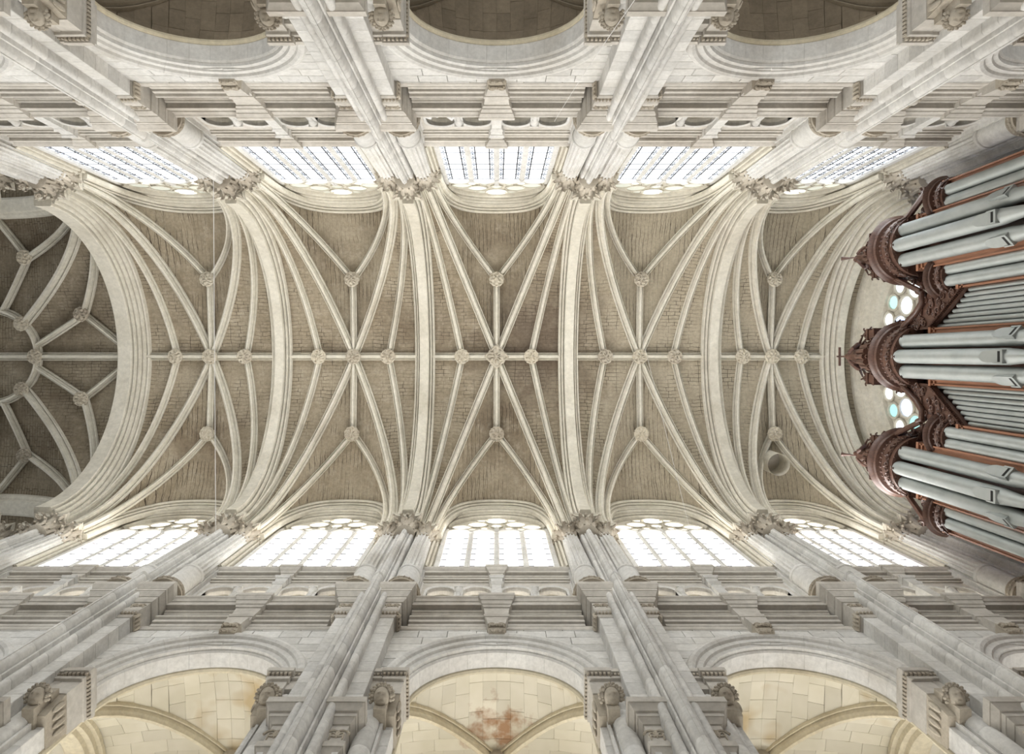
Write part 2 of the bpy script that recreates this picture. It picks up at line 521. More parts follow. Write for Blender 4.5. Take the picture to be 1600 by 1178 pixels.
def mask_head(cx, cy, cz, s, name='mask'):
    """carved grotesque face with curls, facing -y"""
    def f(d):
        k = 1.
        if d.y < 0:
            k += .30*math.exp(-((d.x/.15)**2+((d.z+.02)/.25)**2))          # nose
            k += .16*math.exp(-((d.z-.32)/.10)**2)*math.exp(-(d.x/.5)**2)  # brow
            k -= .22*math.exp(-(((abs(d.x)-.3)/.13)**2+((d.z-.14)/.11)**2)) # eyes
            k += .12*math.exp(-(((abs(d.x)-.42)/.16)**2+((d.z+.2)/.16)**2)) # cheeks
            k -= .22*math.exp(-((d.x/.26)**2+((d.z+.42)/.08)**2))          # mouth
            k += .14*math.exp(-((d.x/.3)**2+((d.z+.66)/.1)**2))            # chin
        return k
    L = MB(); L.ball((0, 0, 0), (s*.82, s*.75, s), 26, 20, f)
    for i in range(13):
        a = -.35+(pi+.7)*(i/12)
        for rr, ss in ((.98, .25), (1.22, .2)):
            L.ball((s*rr*cos(a+.12*(rr > 1)), s*.1-s*.12*(i % 2), s*.1+s*rr*sin(a+.12*(rr > 1))), (s*ss, s*ss*1.2, s*ss*.9), 6, 5)
    ct, st = cos(radians(52)), sin(radians(52))       # the face looks down into the nave
    mb = MB(); mb.add([(cx+x, cy+y*ct-z*st, cz+z*ct+y*st) for x, y, z in L.v], L.f)
    mb.box(cx-s*.55, cx+s*.55, cy+s*.1, cy+s*1.4, cz-s*.7, cz+s*.7)
    return mb

def relief(mb, x0, x1, y, z0, z1, d=.04):
    """leaf and scroll relief on a face looking towards -y"""
    cx = (x0+x1)/2; cz = (z0+z1)/2; W = x1-x0; H = z1-z0
    for q in (-1, 1):
        scroll(mb, (cx+q*W*.24, y, cz), H*.34, (q, 0, 0), (0, 0, 1), 1.4, d, 12)
    mb.ball((cx, y, cz), (W*.1, d*1.2, H*.3), 6, 5)
    for q in (-1, 1): mb.ball((cx+q*W*.42, y, z0+H*.25), (W*.07, d, H*.2), 6, 4)

# ------------------------------------------------------------------ nave pier
def make_pier():
    root = empty('clustered_pier', (0, 6.45, -EYE))
    # lower clustered shaft, drum by drum
    ol = shaft_outline(.74, 5.86, 6.5)
    sh = MB(); sh.prism(ol, 'z', -EYE, 8.0)
    sh.build('lower_shaft', M['pale'], root, 40)
    shaft = empty('clustered_shaft', (0, 6.45, 8.0), root)
    z = 8.0; hs = [.52, .44, .60]; ms = [drum_mesh(ol, h, M['pale'], 'drum') for h in hs]; i = 0
    while z < 19.0:
        inst(ms[i % 3], 'drum', shaft, (0, 0, z)); z += hs[i % 3]; i += 1
    cap = MB(); cap.rings([[(x, y, z) for x, y in ol], [(x*1.06, 6.4+(y-6.4)*1.06, z+.05) for x, y in ol],
                           [(x*.86, 6.4+(y-6.4)*.86, z+.22) for x, y in ol]])
    cap.build('shaft_set_back', M['pale'], root, 40)
    ztop = z+.2
    ou = shaft_outline(.58, 5.98, 6.7)
    up = empty('upper_shaft', (0, 6.45, ztop), root)
    hs2 = [.56, .48]; ms2 = [drum_mesh(ou, h, M['pale'], 'drum') for h in hs2]; i = 0; z = ztop
    while z < 25.0:
        inst(ms2[i % 2], 'drum', up, (0, 0, z)); z += hs2[i % 2]; i += 1
    # pilaster behind it: blocks either side, course by course
    pil = empty('pilaster', (0, 6.45, 8.0), root)
    z = 12.95; k = 0
    bl = {}
    for wv in (0, 1):
        for h in (.46, .52):
            m = MB(); m.cbox(-.71, .71, 6.34, 6.8, 0, h, .010); bl[(wv, h)] = m.mesh('stone', M['pale'], (0, 0, 0))
    while z < 17.35:
        h = .46 if k % 2 else .52
        inst(bl[(0, h)], 'stone', pil, (0, 0, z), 0, (1, 1, min(1, (17.45-z)/h))); z += h; k += 1
    # lower pilaster with panels and its capital
    m = MB(); m.box(-.60, .60, 6.42, 6.8, -EYE, 11.7)
    for q in (-1, 1):
        m.box(q*.60-.05, q*.60+.05, 6.36, 6.6, -EYE, 11.6); m.box(q*.40-.03, q*.40+.03, 6.38, 6.6, -EYE, 11.6)
    m.build('lower_pilaster', M['pale'], root)
    m = MB()
    for z0, h0, f0, z1, h1, f1 in ((11.45, .62, 6.40, 11.6, .70, 6.32), (11.6, .72, 6.30, 11.75, .72, 6.30), (11.75, .66, 6.36, 12.35, .66, 6.36),
                                   (12.35, .68, 6.33, 12.45, .74, 6.26), (12.45, .76, 6.24, 12.55, .76, 6.24), (12.55, .79, 6.20, 12.68, .86, 6.12),
                                   (12.68, .88, 6.10, 12.86, .88, 6.10), (12.86, .88, 6.10, 12.95, .74, 6.30)):
        m.frus(z0, h0, f0, z1, h1, f1, 6.8)
    m.build('pilaster_capital', M['mould'], root)
    for q in (-1, 1):
        m = MB(); relief(m, q*.52-.13, q*.52+.13, 6.35, 11.85, 12.25, .025); m.build('carved_panel', M['carved'], root, 40)
    # entablature breaking forward round the pier
    m = MB()
    S = ((17.40, .72, 6.33, 17.47, .76, 6.29), (17.47, .74, 6.31, 17.62, .74, 6.31), (17.62, .76, 6.30, 17.70, .80, 6.25), (17.70, .80, 6.25, 17.86, .80, 6.25),
         (17.86, .78, 6.28, 18.26, .78, 6.28), (18.26, .82, 6.25, 18.36, .88, 6.20), (18.36, .88, 6.20, 18.48, .88, 6.20),
         (18.48, .90, 6.18, 18.66, .98, 6.09), (18.66, .99, 6.08, 18.78, .99, 6.08), (18.78, 1.0, 6.07, 18.94, 1.07, 6.0), (18.94, 1.07, 6.0, 19.1, 1.07, 6.0),
         (19.1, 1.05, 6.03, 19.16, .98, 6.1))
    for s_ in S: m.frus(*s_, 7.15)
    m.build('entablature', M['mould'], root)
    for q in (-1, 1):
        m = MB(); relief(m, q*.58-.17, q*.58+.17, 6.27, 17.92, 18.2, .025); m.build('frieze_carving', M['carved'], root, 40)
        m = MB(); m.box(min(q*.40, q*.80), max(q*.40, q*.80), 6.30, 6.34, 17.53, 17.59)
        for i in range(5): m.ball((q*(.42+.085*i), 6.28, 17.56), (.032, .05, .05), 5, 4)
        m.build('bead_moulding', M['carved'], root, 40)
        m = MB(); m.box(q*.78-.02, q*.78+.02, 6.32, 6.7, 17.42, 17.7)
        for i in range(4): m.ball((q*.80, 6.36+.1*i, 17.56), (.06, .05, .16), 5, 4)
        m.build('leaf_moulding', M['carved'], root, 40)
    # plinth, wall behind, and two fluted columns
    m = MB(); m.box(-1.0, 1.0, 6.06, 7.1, 19.1, 19.32); m.build('plinth', M['mould'], root)
    m = MB(); m.box(-.98, .98, 6.62, 7.25, 19.1, 26.2)
    for q in (-1, 1): m.box(q*.0-.06, q*.0+.06, 6.5, 6.7, 19.3, 25.2)
    m.build('pier_core', M['pale'], root)
    for q in (-1, 1):
        cx, cy, r = q*.62, 6.46, .34
        c = empty('column', (cx, cy, 19.32), root)
        column_base(cx, cy, r, 19.32).build('base', M['carved'], c, 40)
        m = MB(); m.lathe([(r, 19.78), (r, 20.95), (r*1.09, 20.98), (r*1.1, 21.04), (r*1.04, 21.08), (r*1.06, 21.12), (r*.98, 21.16)], cx, cy, 28)
        m.build('plain_drum', M['pale'], c, 40)
        m = MB(); fluted(m, cx, cy, r*.98, r*.88, 21.14, 25.12)
        m.build('fluted_shaft', M['pale'], c, 32)
        b, a = capital(cx, cy, 24.95, 25.86, .29, .46)
        b.build('capital', M['carved'], c, 45); a.build('abacus', M['warm'], c)
    b, a = capital(0, 6.18, 24.9, 25.92, .31, .54)
    fc = b.build('front_capital', M['carved'], root, 45); a.build('abacus', M['warm'], fc)
    return root

# ------------------------------------------------------------------ bay wall (arcade, cornice, gallery, clerestory)
def dentils(mb, x0, x1, y0, y1, z0, z1, n):
    w = (x1-x0)/n
    for i in range(n): mb.box(x0+w*i+w*.2, x0+w*i+w*.8, y0, y1, z0, z1)

def make_wall(b):
    hb = b/2; r = hb-1.30; ZS = 14.7; RZ = 1.9; ro = r+.56; rzo = RZ+.56
    root = empty('wall_south', (0, 6.7, -EYE))
    m = MB(); arch_panel(m, -hb, hb, -EYE, 17.98, 0, r+.2, ZS, RZ+.2, 6.76, 7.16, 26); m.build('arcade_wall', M['mould'], root)
    # ashlar facing of the spandrels, stone by stone
    z = ZS; row = 0; X1 = hb-.69
    fac = empty('spandrel', (0, 6.7, ZS), root)
    while z < 17.7:
        h = min(.40, 17.72-z)
        def xe(zz): return (r+.45)*sqrt(max(0., 1-((zz-ZS)/(RZ+.45))**2))
        for q in (-1, 1):
            e0, e1 = xe(z), xe(z+h)
            x = X1; L = (.62, .9, .75)[row % 3]
            while x > min(e0, e1)+.02:
                x2 = x-L
                if x2 < max(e0, e1)+.2: a0, a1 = e0, e1; x2 = -1
                else: a0 = a1 = x2
                if e1 == 0 and x2 == -1: a0 = a1 = 0
                g = .006
                P = [(a0+g, z+g), (x-g, z+g), (x-g, z+h-g), (a1+g, z+h-g)]
                if a0 > x-.03: P = [(x-.02, z+g), (x-g, z+g), (x-g, z+h-g), (a1+g, z+h-g)]
                P = [(q*px, pz) for px, pz in P]
                cxm = sum(p[0] for p in P)/4; czm = sum(p[1] for p in P)/4
                I = [(cxm+(px-cxm)*.985, czm+(pz-czm)*.965) for px, pz in P]
                yy = 6.70+random.uniform(-.006, .006)
                mm = MB(); mm.rings([[(px, 6.78, pz) for px, pz in P], [(px, yy+.012, pz) for px, pz in P], [(px, yy, pz) for px, pz in I]])
                mm.build('stone', M['pale'], fac)
                x = x2; L = (.86, .7, .95)[(row+1) % 3]
                if x2 == -1: break
        z += h; row += 1
    # moulded arch, voussoir by voussoir
    prof = [(0, 7.2), (0, 6.86), (.035, 6.82), (.06, 6.82), (.07, 6.74), (.16, 6.72), (.19, 6.665), (.31, 6.655), (.34, 6.60), (.41, 6.565), (.48, 6.575), (.53, 6.62), (.56, 6.70), (.56, 7.2)]
    ar = empty('arcade_arch', (0, 6.7, ZS), root); N = 13
    for i in range(N):
        a0 = pi*i/N+.0009; a1 = pi*(i+1)/N-.0009
        mm = MB(); sweep_arch(mm, arch_path(r, RZ, ZS, 3, None, a0, a1), prof)
        mm.build('voussoir', M['arch'], ar, 28)
    # inner order of the arch, behind
    m = MB(); sweep_arch(m, arch_path(r+.02, RZ+.02, ZS, 26, 9.0), [(0, 7.2), (-.05, 7.22), (-.07, 7.27), (-.05, 7.32), (.3, 7.34), (.3, 7.2)]); m.build('inner_arch_roll', M['aisle'], root, 40)
    # jambs and imposts
    for q in (-1, 1):
        jb = empty('jamb', (q*r, 6.95, 8.0), root)
        z = 8.0
        mm = MB(); mm.cbox(min(q*r, q*(r+.22)), max(q*r, q*(r+.22)), 6.80, 7.2, 0, .56, .01); me = mm.mesh('stone', M['pale'])
        while z < 14.0:
            inst(me, 'stone', jb, (0, 0, z)); z += .565
        oc = arc2(q*(r+.42), 6.74, .20, 150, 390, 12); md = drum_mesh(oc, .6, M['pale'], 'drum')
        of = [(q*(r+.22)+u, v) for u, v in ((-.10, 6.8), (-.10, 6.70), (-.05, 6.70), (-.05, 6.76), (0, 6.76), (0, 6.68), (.05, 6.68), (.05, 6.8))]
        mf = drum_mesh(of, .6, M['pale'], 'fillet', .006)
        z = 7.9
        while z < 13.3:
            inst(md, 'drum', jb, (0, 0, z)); inst(mf, 'fillet', jb, (0, 0, z)); z += .6
        mm = MB(); mm.box(min(q*r, q*(r+.3)), max(q*r, q*(r+.3)), 6.72, 7.2, -EYE, 7.9); mm.box(min(q*(r+.2), q*(r+.64)), max(q*(r+.2), q*(r+.64)), 6.6, 6.8, -EYE, 7.9)
        mm.build('lower_jamb', M['pale'], root)
        im = MB(); c0 = q*(r+.58); c1 = q*(r+.14)
        def blk(cx, hw, yf, z0, z1, yb=7.2): im.box(cx-hw, cx+hw, yf, yb, z0, z1)
        blk(c0, .24, 6.52, 14.05, 14.4, 6.8); blk(c0, .27, 6.46, 14.4, 14.5, 6.8); blk(c0, .30, 6.40, 14.58, 14.72, 6.8)
        blk(c1, .20, 6.46, 13.75, 14.25, 7.25); blk(c1, .23, 6.40, 14.25, 14.36, 7.27); blk(c1, .27, 6.32, 14.44, 14.58, 7.3); blk(c1, .23, 6.40, 14.58, 14.72, 7.2)
        blk(c0, .26, 6.50, 14.5, 14.58, 6.8); blk(c1, .22, 6.43, 14.36, 14.44, 7.26)
        im.build('impost', M['mould'], root)
        dm = MB(); dentils(dm, c0-.28, c0+.28, 6.43, 6.52, 14.50, 14.58, 7); dentils(dm, c1-.25, c1+.25, 6.35, 6.45, 14.36, 14.44, 6)
        for i in range(11):
            y = 6.42+.08*i
            xx = c1-q*.24
            dm.box(xx-.03, xx+.03, y, y+.045, 14.34, 14.44)
        dm.build('dentil_band', M['carved'], root)
        mk = mask_head(c1+q*.10, 6.33, 13.32, .18); mk.box(c1+q*.10-.15, c1+q*.10+.15, 6.36, 6.8, 13.5, 13.75); mk.box(c1+q*.10-.11, c1+q*.10+.11, 6.42, 6.8, 13.05, 13.5)
        mk.build('mask_corbel', M['carved'], root, 50)
        fr = MB()
        fr.frus(13.15, .16, 6.6, 13.75, .19, 6.48, 7.22, c1)
        for i in range(4): fr.ball((c1-q*.2, 6.6+.15*i, 13.5), (.04, .06, .2), 6, 5)
        fr.build('jamb_capital', M['carved'], root, 40)
    # main cornice
    he = hb-1.0
    cp = [(7.3, 17.72), (6.66, 17.72), (6.66, 17.86), (6.68, 17.88), (6.61, 17.88), (6.61, 18.02), (6.64, 18.04), (6.55, 18.06), (6.55, 18.14), (6.70, 18.16), (6.70, 18.46), (6.65, 18.48), (6.65, 18.54),
          (6.60, 18.56), (6.59, 18.64), (6.62, 18.70), (6.49, 18.68), (6.48, 18.66), (6.46, 18.66), (6.46, 18.84), (6.49, 18.86), (6.44, 18.88), (6.41, 18.98), (6.37, 19.02), (6.37, 19.1), (7.9, 19.12), (7.9, 17.9)]
    m = MB(); m.prism(cp, 'x', -he, he); m.build('main_cornice', M['mould'], root)
    m = MB(); m.prism([(7.3, 17.55), (6.685, 17.55), (6.67, 17.6), (6.67, 17.72), (7.3, 17.72)], 'x', -hb+.6, hb-.6); m.build('architrave_fillet', M['mould'], root)
    m = MB()
    for s_ in ((17.78, .27, 6.56, 17.95, .29, 6.52), (17.95, .31, 6.50, 18.05, .33, 6.48), (18.05, .29, 6.52, 18.52, .33, 6.50), (18.52, .34, 6.47, 18.62, .38, 6.44), (18.62, .38, 6.42, 18.78, .42, 6.38),
               (18.78, .43, 6.36, 18.92, .47, 6.30), (18.92, .48, 6.29, 19.1, .48, 6.29)): m.frus(*s_, 7.0)
    m.build('cornice_break', M['mould'], root)
    m = MB(); m.frus(17.1, .17, 6.62, 17.3, .20, 6.50, 6.8); m.frus(17.3, .21, 6.46, 17.78, .27, 6.46, 6.8); kc = m.build('console', M['mould'], root)
    m = MB(); m.frus(16.98, .19, 6.56, 17.12, .23, 6.50, 6.75); m.frus(17.12, .21, 6.50, 17.36, .22, 6.47, 6.75); relief(m, -.21, .21, 6.46, 17.12, 17.38, .04); relief(m, -.19, .19, 6.53, 16.96, 17.14, .04)
    m.build('acanthus_carving', M['carved'], kc, 40)
    # gallery arcade: floor, back wall, four little arches, middle pilaster
    k = (hb-1.04)/2.16
    m = MB(); m.box(-hb, hb, 7.7, 7.9, 19.1, 22.5); m.build('gallery_back_wall', M['aisle'], root)
    m = MB(); m.box(-hb, hb, 6.9, 7.9, 22.3, 22.5); m.build('gallery_soffit', M['aisle'], root)
    m = MB(); m.cbox(-hb+1.2, hb-1.2, 7.66, 7.72, 19.3, 20.5, .01); m.build('gallery_fill_panel', M['gallery_fill'], root)  # unseen glowing panel, added low at the back to brighten the soffit
    for cx, xa, xb in ((-1.62, -2.20, -1.09), (-.57, -1.09, -.13), (.57, .13, 1.09), (1.62, 1.09, 2.20)):
        m = MB(); arch_panel(m, xa*k, xb*k, 19.12, 21.55, cx*k, .40*k, 20.72, .40, 6.80, 7.02, 16)
        p = m.build('gallery_arch', M['mould'], root)
        m = MB(); sweep_arch(m, arch_path(.40*k, .40, 20.72, 16, 19.12, cx=cx*k), [(0, 6.9), (0, 6.79), (.03, 6.765), (.07, 6.765), (.09, 6.80), (.09, 6.9)]); m.build('archivolt', M['pale'], p, 40)
    for cx in (-1.09, 1.09):
        m = MB(); m.lathe([(.10, 19.12), (.10, 19.22), (.075, 19.27), (.07, 20.45), (.09, 20.48), (.08, 20.52), (.12, 20.66), (.13, 20.74)], cx*k, 6.78, 12); m.box(cx*k-.13, cx*k+.13, 6.65, 6.85, 20.74, 20.80)
        m.build('colonnette', M['pale'], root, 40)
    m = MB(); m.box(-.14, .14, 6.66, 6.9, 19.12, 20.95); m.frus(20.95, .15, 6.65, 21.05, .2, 6.6, 6.9); m.frus(21.05, .15, 6.66, 21.4, .18, 6.62, 6.9); m.frus(21.4, .2, 6.6, 21.5, .24, 6.55, 6.9)
    m.build('gallery_pilaster', M['pale'], root)
    for q in (-1, 1):
        m = MB(); x0 = q*2.18*k
        m.rings([[(x0, 6.8, z), (x0+q*.28, 6.52, z), (x0+q*.4, 6.8, z)] for z in (19.1, 22.4)]); m.build('gallery_splay', M['pale'], root)
    # upper cornice
    hu = hb-.86
    cp = [(6.9, 21.5), (6.76, 21.5), (6.76, 21.6), (6.78, 21.62), (6.71, 21.62), (6.71, 21.74), (6.80, 21.76), (6.80, 21.96), (6.75, 21.98), (6.74, 22.06), (6.76, 22.1), (6.65, 22.09), (6.65, 22.22), (6.67, 22.24), (6.61, 22.3), (6.57, 22.36), (6.57, 22.44), (6.95, 22.46)]
    m = MB(); m.prism(cp, 'x', -hu, hu); m.build('upper_cornice', M['mould'], root)
    m = MB()
    for s_ in ((21.5, .2, 6.66, 21.66, .22, 6.62), (21.66, .18, 6.67, 21.98, .2, 6.66), (21.98, .22, 6.64, 22.1, .27, 6.59), (22.1, .28, 6.58, 22.26, .34, 6.51), (22.26, .35, 6.5, 22.44, .35, 6.5)): m.frus(*s_, 6.9)
    m.build('upper_cornice_break', M['mould'], root)
    # clerestory: splayed window arch
    hw = hb-1.27
    m = MB(); pr = [(-.02, 7.1), (-.02, 6.86), (.02, 6.80), (.03, 6.74), (.09, 6.72), (.10, 6.76), (.13, 6.76), (.14, 6.64), (.19, 6.61), (.21, 6.66), (.24, 6.66), (.25, 6.54), (.30, 6.50), (.32, 6.56), (.35, 6.56), (.36, 6.46), (1.0, 6.46), (1.0, 7.1)]
    sweep_arch(m, arch_path(hw, 1.95, 28.2, 28, 22.4), pr); m.build('window_reveal', M['warm'], root, 28)
    return root

# ------------------------------------------------------------------ clerestory window
def make_window(b, south, name):
    hb = b/2; hw = hb-1.27; root = empty(name, (0, 6.8, 22.45))
    gl = M['glass_s'] if south else M['glass_n']; g2 = M['glass_s2'] if south else M['glass_n2']
    gb = gl if south else M['glass_bn']
    lw = .010 if south else .022
    w4 = 2*hw/4; hl = w4/2-.075; ZH = 27.42; RH = .40; bw = .17
    rows = 7; z0 = 22.5; dz = (ZH-z0)/rows
    def pane(x0, x1, za, zb, mat):
        m = MB()
        m.add([(x0, 6.80, za), (x1, 6.80, za), (x1, 6.80, zb), (x0, 6.80, zb)], [(0, 1, 2, 3)])
        m.add([(x0, 6.815, za), (x1, 6.815, za), (x1, 6.815, zb), (x0, 6.815, zb)], [(0, 3, 2, 1)], 1)
        return m.mesh('pane', [mat, M['lead']], (0, 0, 0), None, False)
    pm = pane(-hl+bw, hl-bw, 0, dz, gl); pbl = pane(-hl, -hl+bw, 0, dz, gb); pbr = pane(hl-bw, hl, 0, dz, gb)
    hm = MB(); P = [(-hl, 0), (hl, 0)]+[(hl*cos(pi*i/12), RH*sin(pi*i/12)) for i in range(1, 12)]
    hm.add([(x, 6.80, z) for x, z in P], [tuple(range(len(P)))]); hmm = hm.mesh('pane', [gl], (0, 0, 0), None, False)
    for li in range(4):
        cx = (li-1.5)*w4
        m = MB()
        for k in range(rows+1): m.box(cx-hl, cx+hl, 6.785, 6.80, z0+k*dz-lw, z0+k*dz+lw)
        if not south:
            for q in (-1, 1):
                m.box(cx+q*(hl-bw)-lw, cx+q*(hl-bw)+lw, 6.785, 6.80, z0, ZH)
                for k in range(rows*2):      # quarry pattern of the border
                    zc = z0+(k+.5)*dz/2; xc = cx+q*(hl-bw/2)
                    m.box(xc-.05, xc+.05, 6.79, 6.80, zc-.012, zc+.012); m.box(xc-.012, xc+.012, 6.79, 6.80, zc-.07, zc+.07)
        else:
            for q in (-1, 1):
                for k in range(1, rows):
                    xc = cx+q*(hl-.09); m.box(xc-.09, xc+.09, 6.77, 6.80, z0+k*dz-.022, z0+k*dz+.022)
        ld = m.build('leaded_light', M['lead'], root)
        for k in range(rows):
            z = z0+k*dz
            inst(pm, 'pane', ld, (cx, 0, z)); inst(pbl, 'pane', ld, (cx, 0, z)); inst(pbr, 'pane', ld, (cx, 0, z))
        inst(hmm, 'pane', ld, (cx, 0, ZH))
        m = MB(); sweep_arch(m, arch_path(hl, RH, ZH, 12, cx=cx), [(-.03, 6.86), (-.03, 6.76), (.01, 6.71), (.08, 6.71), (.10, 6.76), (.10, 6.86)]); m.build('light_head', M['pale'], root, 40)
    # mullions
    mp = [(-.10, 6.9), (-.10, 6.79), (-.085, 6.765), (-.04, 6.76), (-.035, 6.745), (.035, 6.745), (.04, 6.76), (.085, 6.765), (.10, 6.79), (.10, 6.9)]
    for k in (-1, 0, 1):
        m = MB(); m.prism([(k*w4+x, y) for x, y in mp], 'z', 22.45, 27.75 if k else 28.4); m.build('mullion', M['pale'], root, 40)
    for q in (-1, 1):
        m = MB(); m.box(q*hw-.08, q*hw+.08, 6.7, 6.88, 22.45, 27.9); m.build('jamb_mullion', M['pale'], root)
    # tracery
    m = MB(); out = [(-hw, 27.42), (hw, 27.42)]+[(hw*cos(pi*i/24), 28.2+1.95*sin(pi*i/24)) for i in range(25)]
    m.prism(out, 'y', 6.835, 6.9); tr = m.build('tracery_field', M['warm'], root)
    E = [(0, 29.55, .42, .42, gl), (-.40*hw, 28.95, .37*hw/1.93*1.0, .40, g2), (.40*hw, 28.95, .37*hw/1.93, .40, g2), (-.72*hw, 28.5, .36*hw/1.93, .34, g2), (.72*hw, 28.5, .36*hw/1.93, .34, g2),
         (0, 28.72, .2, .26, g2), (-.25*hw, 28.28, .13, .17, g2), (.25*hw, 28.28, .13, .17, g2), (-.5*hw, 28.12, .13, .14, g2 if south else gl), (.5*hw, 28.12, .13, .14, g2 if south else gl), (-.30*hw, 29.6, .22, .16, g2), (.30*hw, 29.6, .22, .16, g2)]
    for x, z, rx, rz, mt in E:
        m = MB(); P = [(x+rx*cos(2*pi*i/20), 6.81, z+rz*sin(2*pi*i/20)) for i in range(20)]
        m.add(P, [tuple(range(20))]); m.add([(a, 6.83, c) for a, _, c in P], [tuple(range(19, -1, -1))])
        m.build('pane', mt, tr)
        m = MB(); m.tube([(x+(rx+.03)*cos(2*pi*i/20), 6.80, z+(rz+.03)*sin(2*pi*i/20)) for i in range(20)], .032, 6, True); m.build('tracery_bar', M['warm'], tr, 60)
    m = MB(); sweep_arch(m, arch_path(hw-.03, 1.92, 28.2, 24), [(-.05, 6.9), (-.05, 6.74), (.0, 6.68), (.06, 6.68), (.06, 6.9)]); m.build('tracery_arch', M['warm'], root, 40)
    return root

# ------------------------------------------------------------------ nave vault bay
ZSP, ZCR = 25.9, 32.25
def web_cell(A, B, lateral, dome=.06, nu=6, hole=None):
    n = len(A); mb = MB(); mb.uv = []
    L = 0; prev = None; R = []
    for i in range(n-1, -1, -1):
        mid = (A[i]+B[i])/2
        if prev is not None: L += (mid-prev).length
        prev = mid
        row = []
        gap = (A[i]-B[i]).length
        Lx = 0; pq = None
        for j in range(nu+1):
            u = j/nu; p = A[i].lerp(B[i], u); p = p+Vector((0, 0, dome*gap*4*u*(1-u)))
            row.append(p)
        R.append((row, L))
    for row, L in R:
        for p in row:
            mb.v.append(tuple(p)); mb.uv.append((p.x, L) if not lateral else (L+50, p.x))
    m = nu+1
    for i in range(n-1):
        for j in range(nu):
            mb.f.append((i*m+j, i*m+j+1, (i+1)*m+j+1, (i+1)*m+j))
    if hole:
        hx, hy, hr = hole
        dist = lambda k: sqrt((mb.v[k][0]-hx)**2+(mb.v[k][1]-hy)**2)
        keep = [f for f in mb.f if not all(dist(k) < hr for k in f)]
        used = {k for f in keep for k in f}
        for k in used:
            d = dist(k)
            if d < hr:
                v = mb.v[k]; s = hr/max(d, 1e-4); mb.v[k] = (hx+(v[0]-hx)*s, hy+(v[1]-hy)*s, v[2])
        mb.f = keep
    return mb

def boss_mesh(r, seed, cross=False):
    rng = random.Random(seed); ph = [rng.uniform(0, 6) for _ in range(6)]; k = rng.choice((5, 6, 8)); k2 = rng.choice((3, 4, 5))
    mb = MB(); R = []
    prof = [(.72, .34), (.9, .30), (1.0, .18), (1.02, .02), (.94, -.12), (.86, -.15), (.80, -.10), (.66, -.17), (.5, -.26), (.36, -.22), (.24, -.30), (.1, -.34)]
    for q, (rr, z) in enumerate(prof):
        ring = []
        for i in range(36):
            a = 2*pi*i/36
            kk = 1.; dz = 0
            if 4 < q < 11:
                dz = .09*sin(k*a+ph[0]+q*.9)+.09*sin(k2*a*2+ph[1]-q*1.3)+.06*sin(11*a+ph[2])
            if q in (2, 3): kk = 1+.05*sin(k*2*a)
            if cross: kk *= 1+.28*max(0, cos(4*a))*(1 if q < 8 else 0)
            ring.append((r*rr*kk*cos(a), r*rr*kk*sin(a), r*(z+dz)))
        R.append(ring)
    mb.rings(R)
    return mb.mesh('boss', M['boss'], (0, 0, 0), 45)
BOSS = [boss_mesh(.33, i) for i in range(6)]; BOSSX = boss_mesh(.36, 99, True)

TR = [(-.44, -.1), (-.44, .08), (-.41, .14), (-.36, .14), (-.34, .04), (-.32, .04), (-.31, .26), (-.28, .30), (-.245, .28), (-.235, .16), (-.215, .16), (-.205, .42), (-.18, .46)]
TR = TR+[(-a, b) for a, b in reversed(TR)]

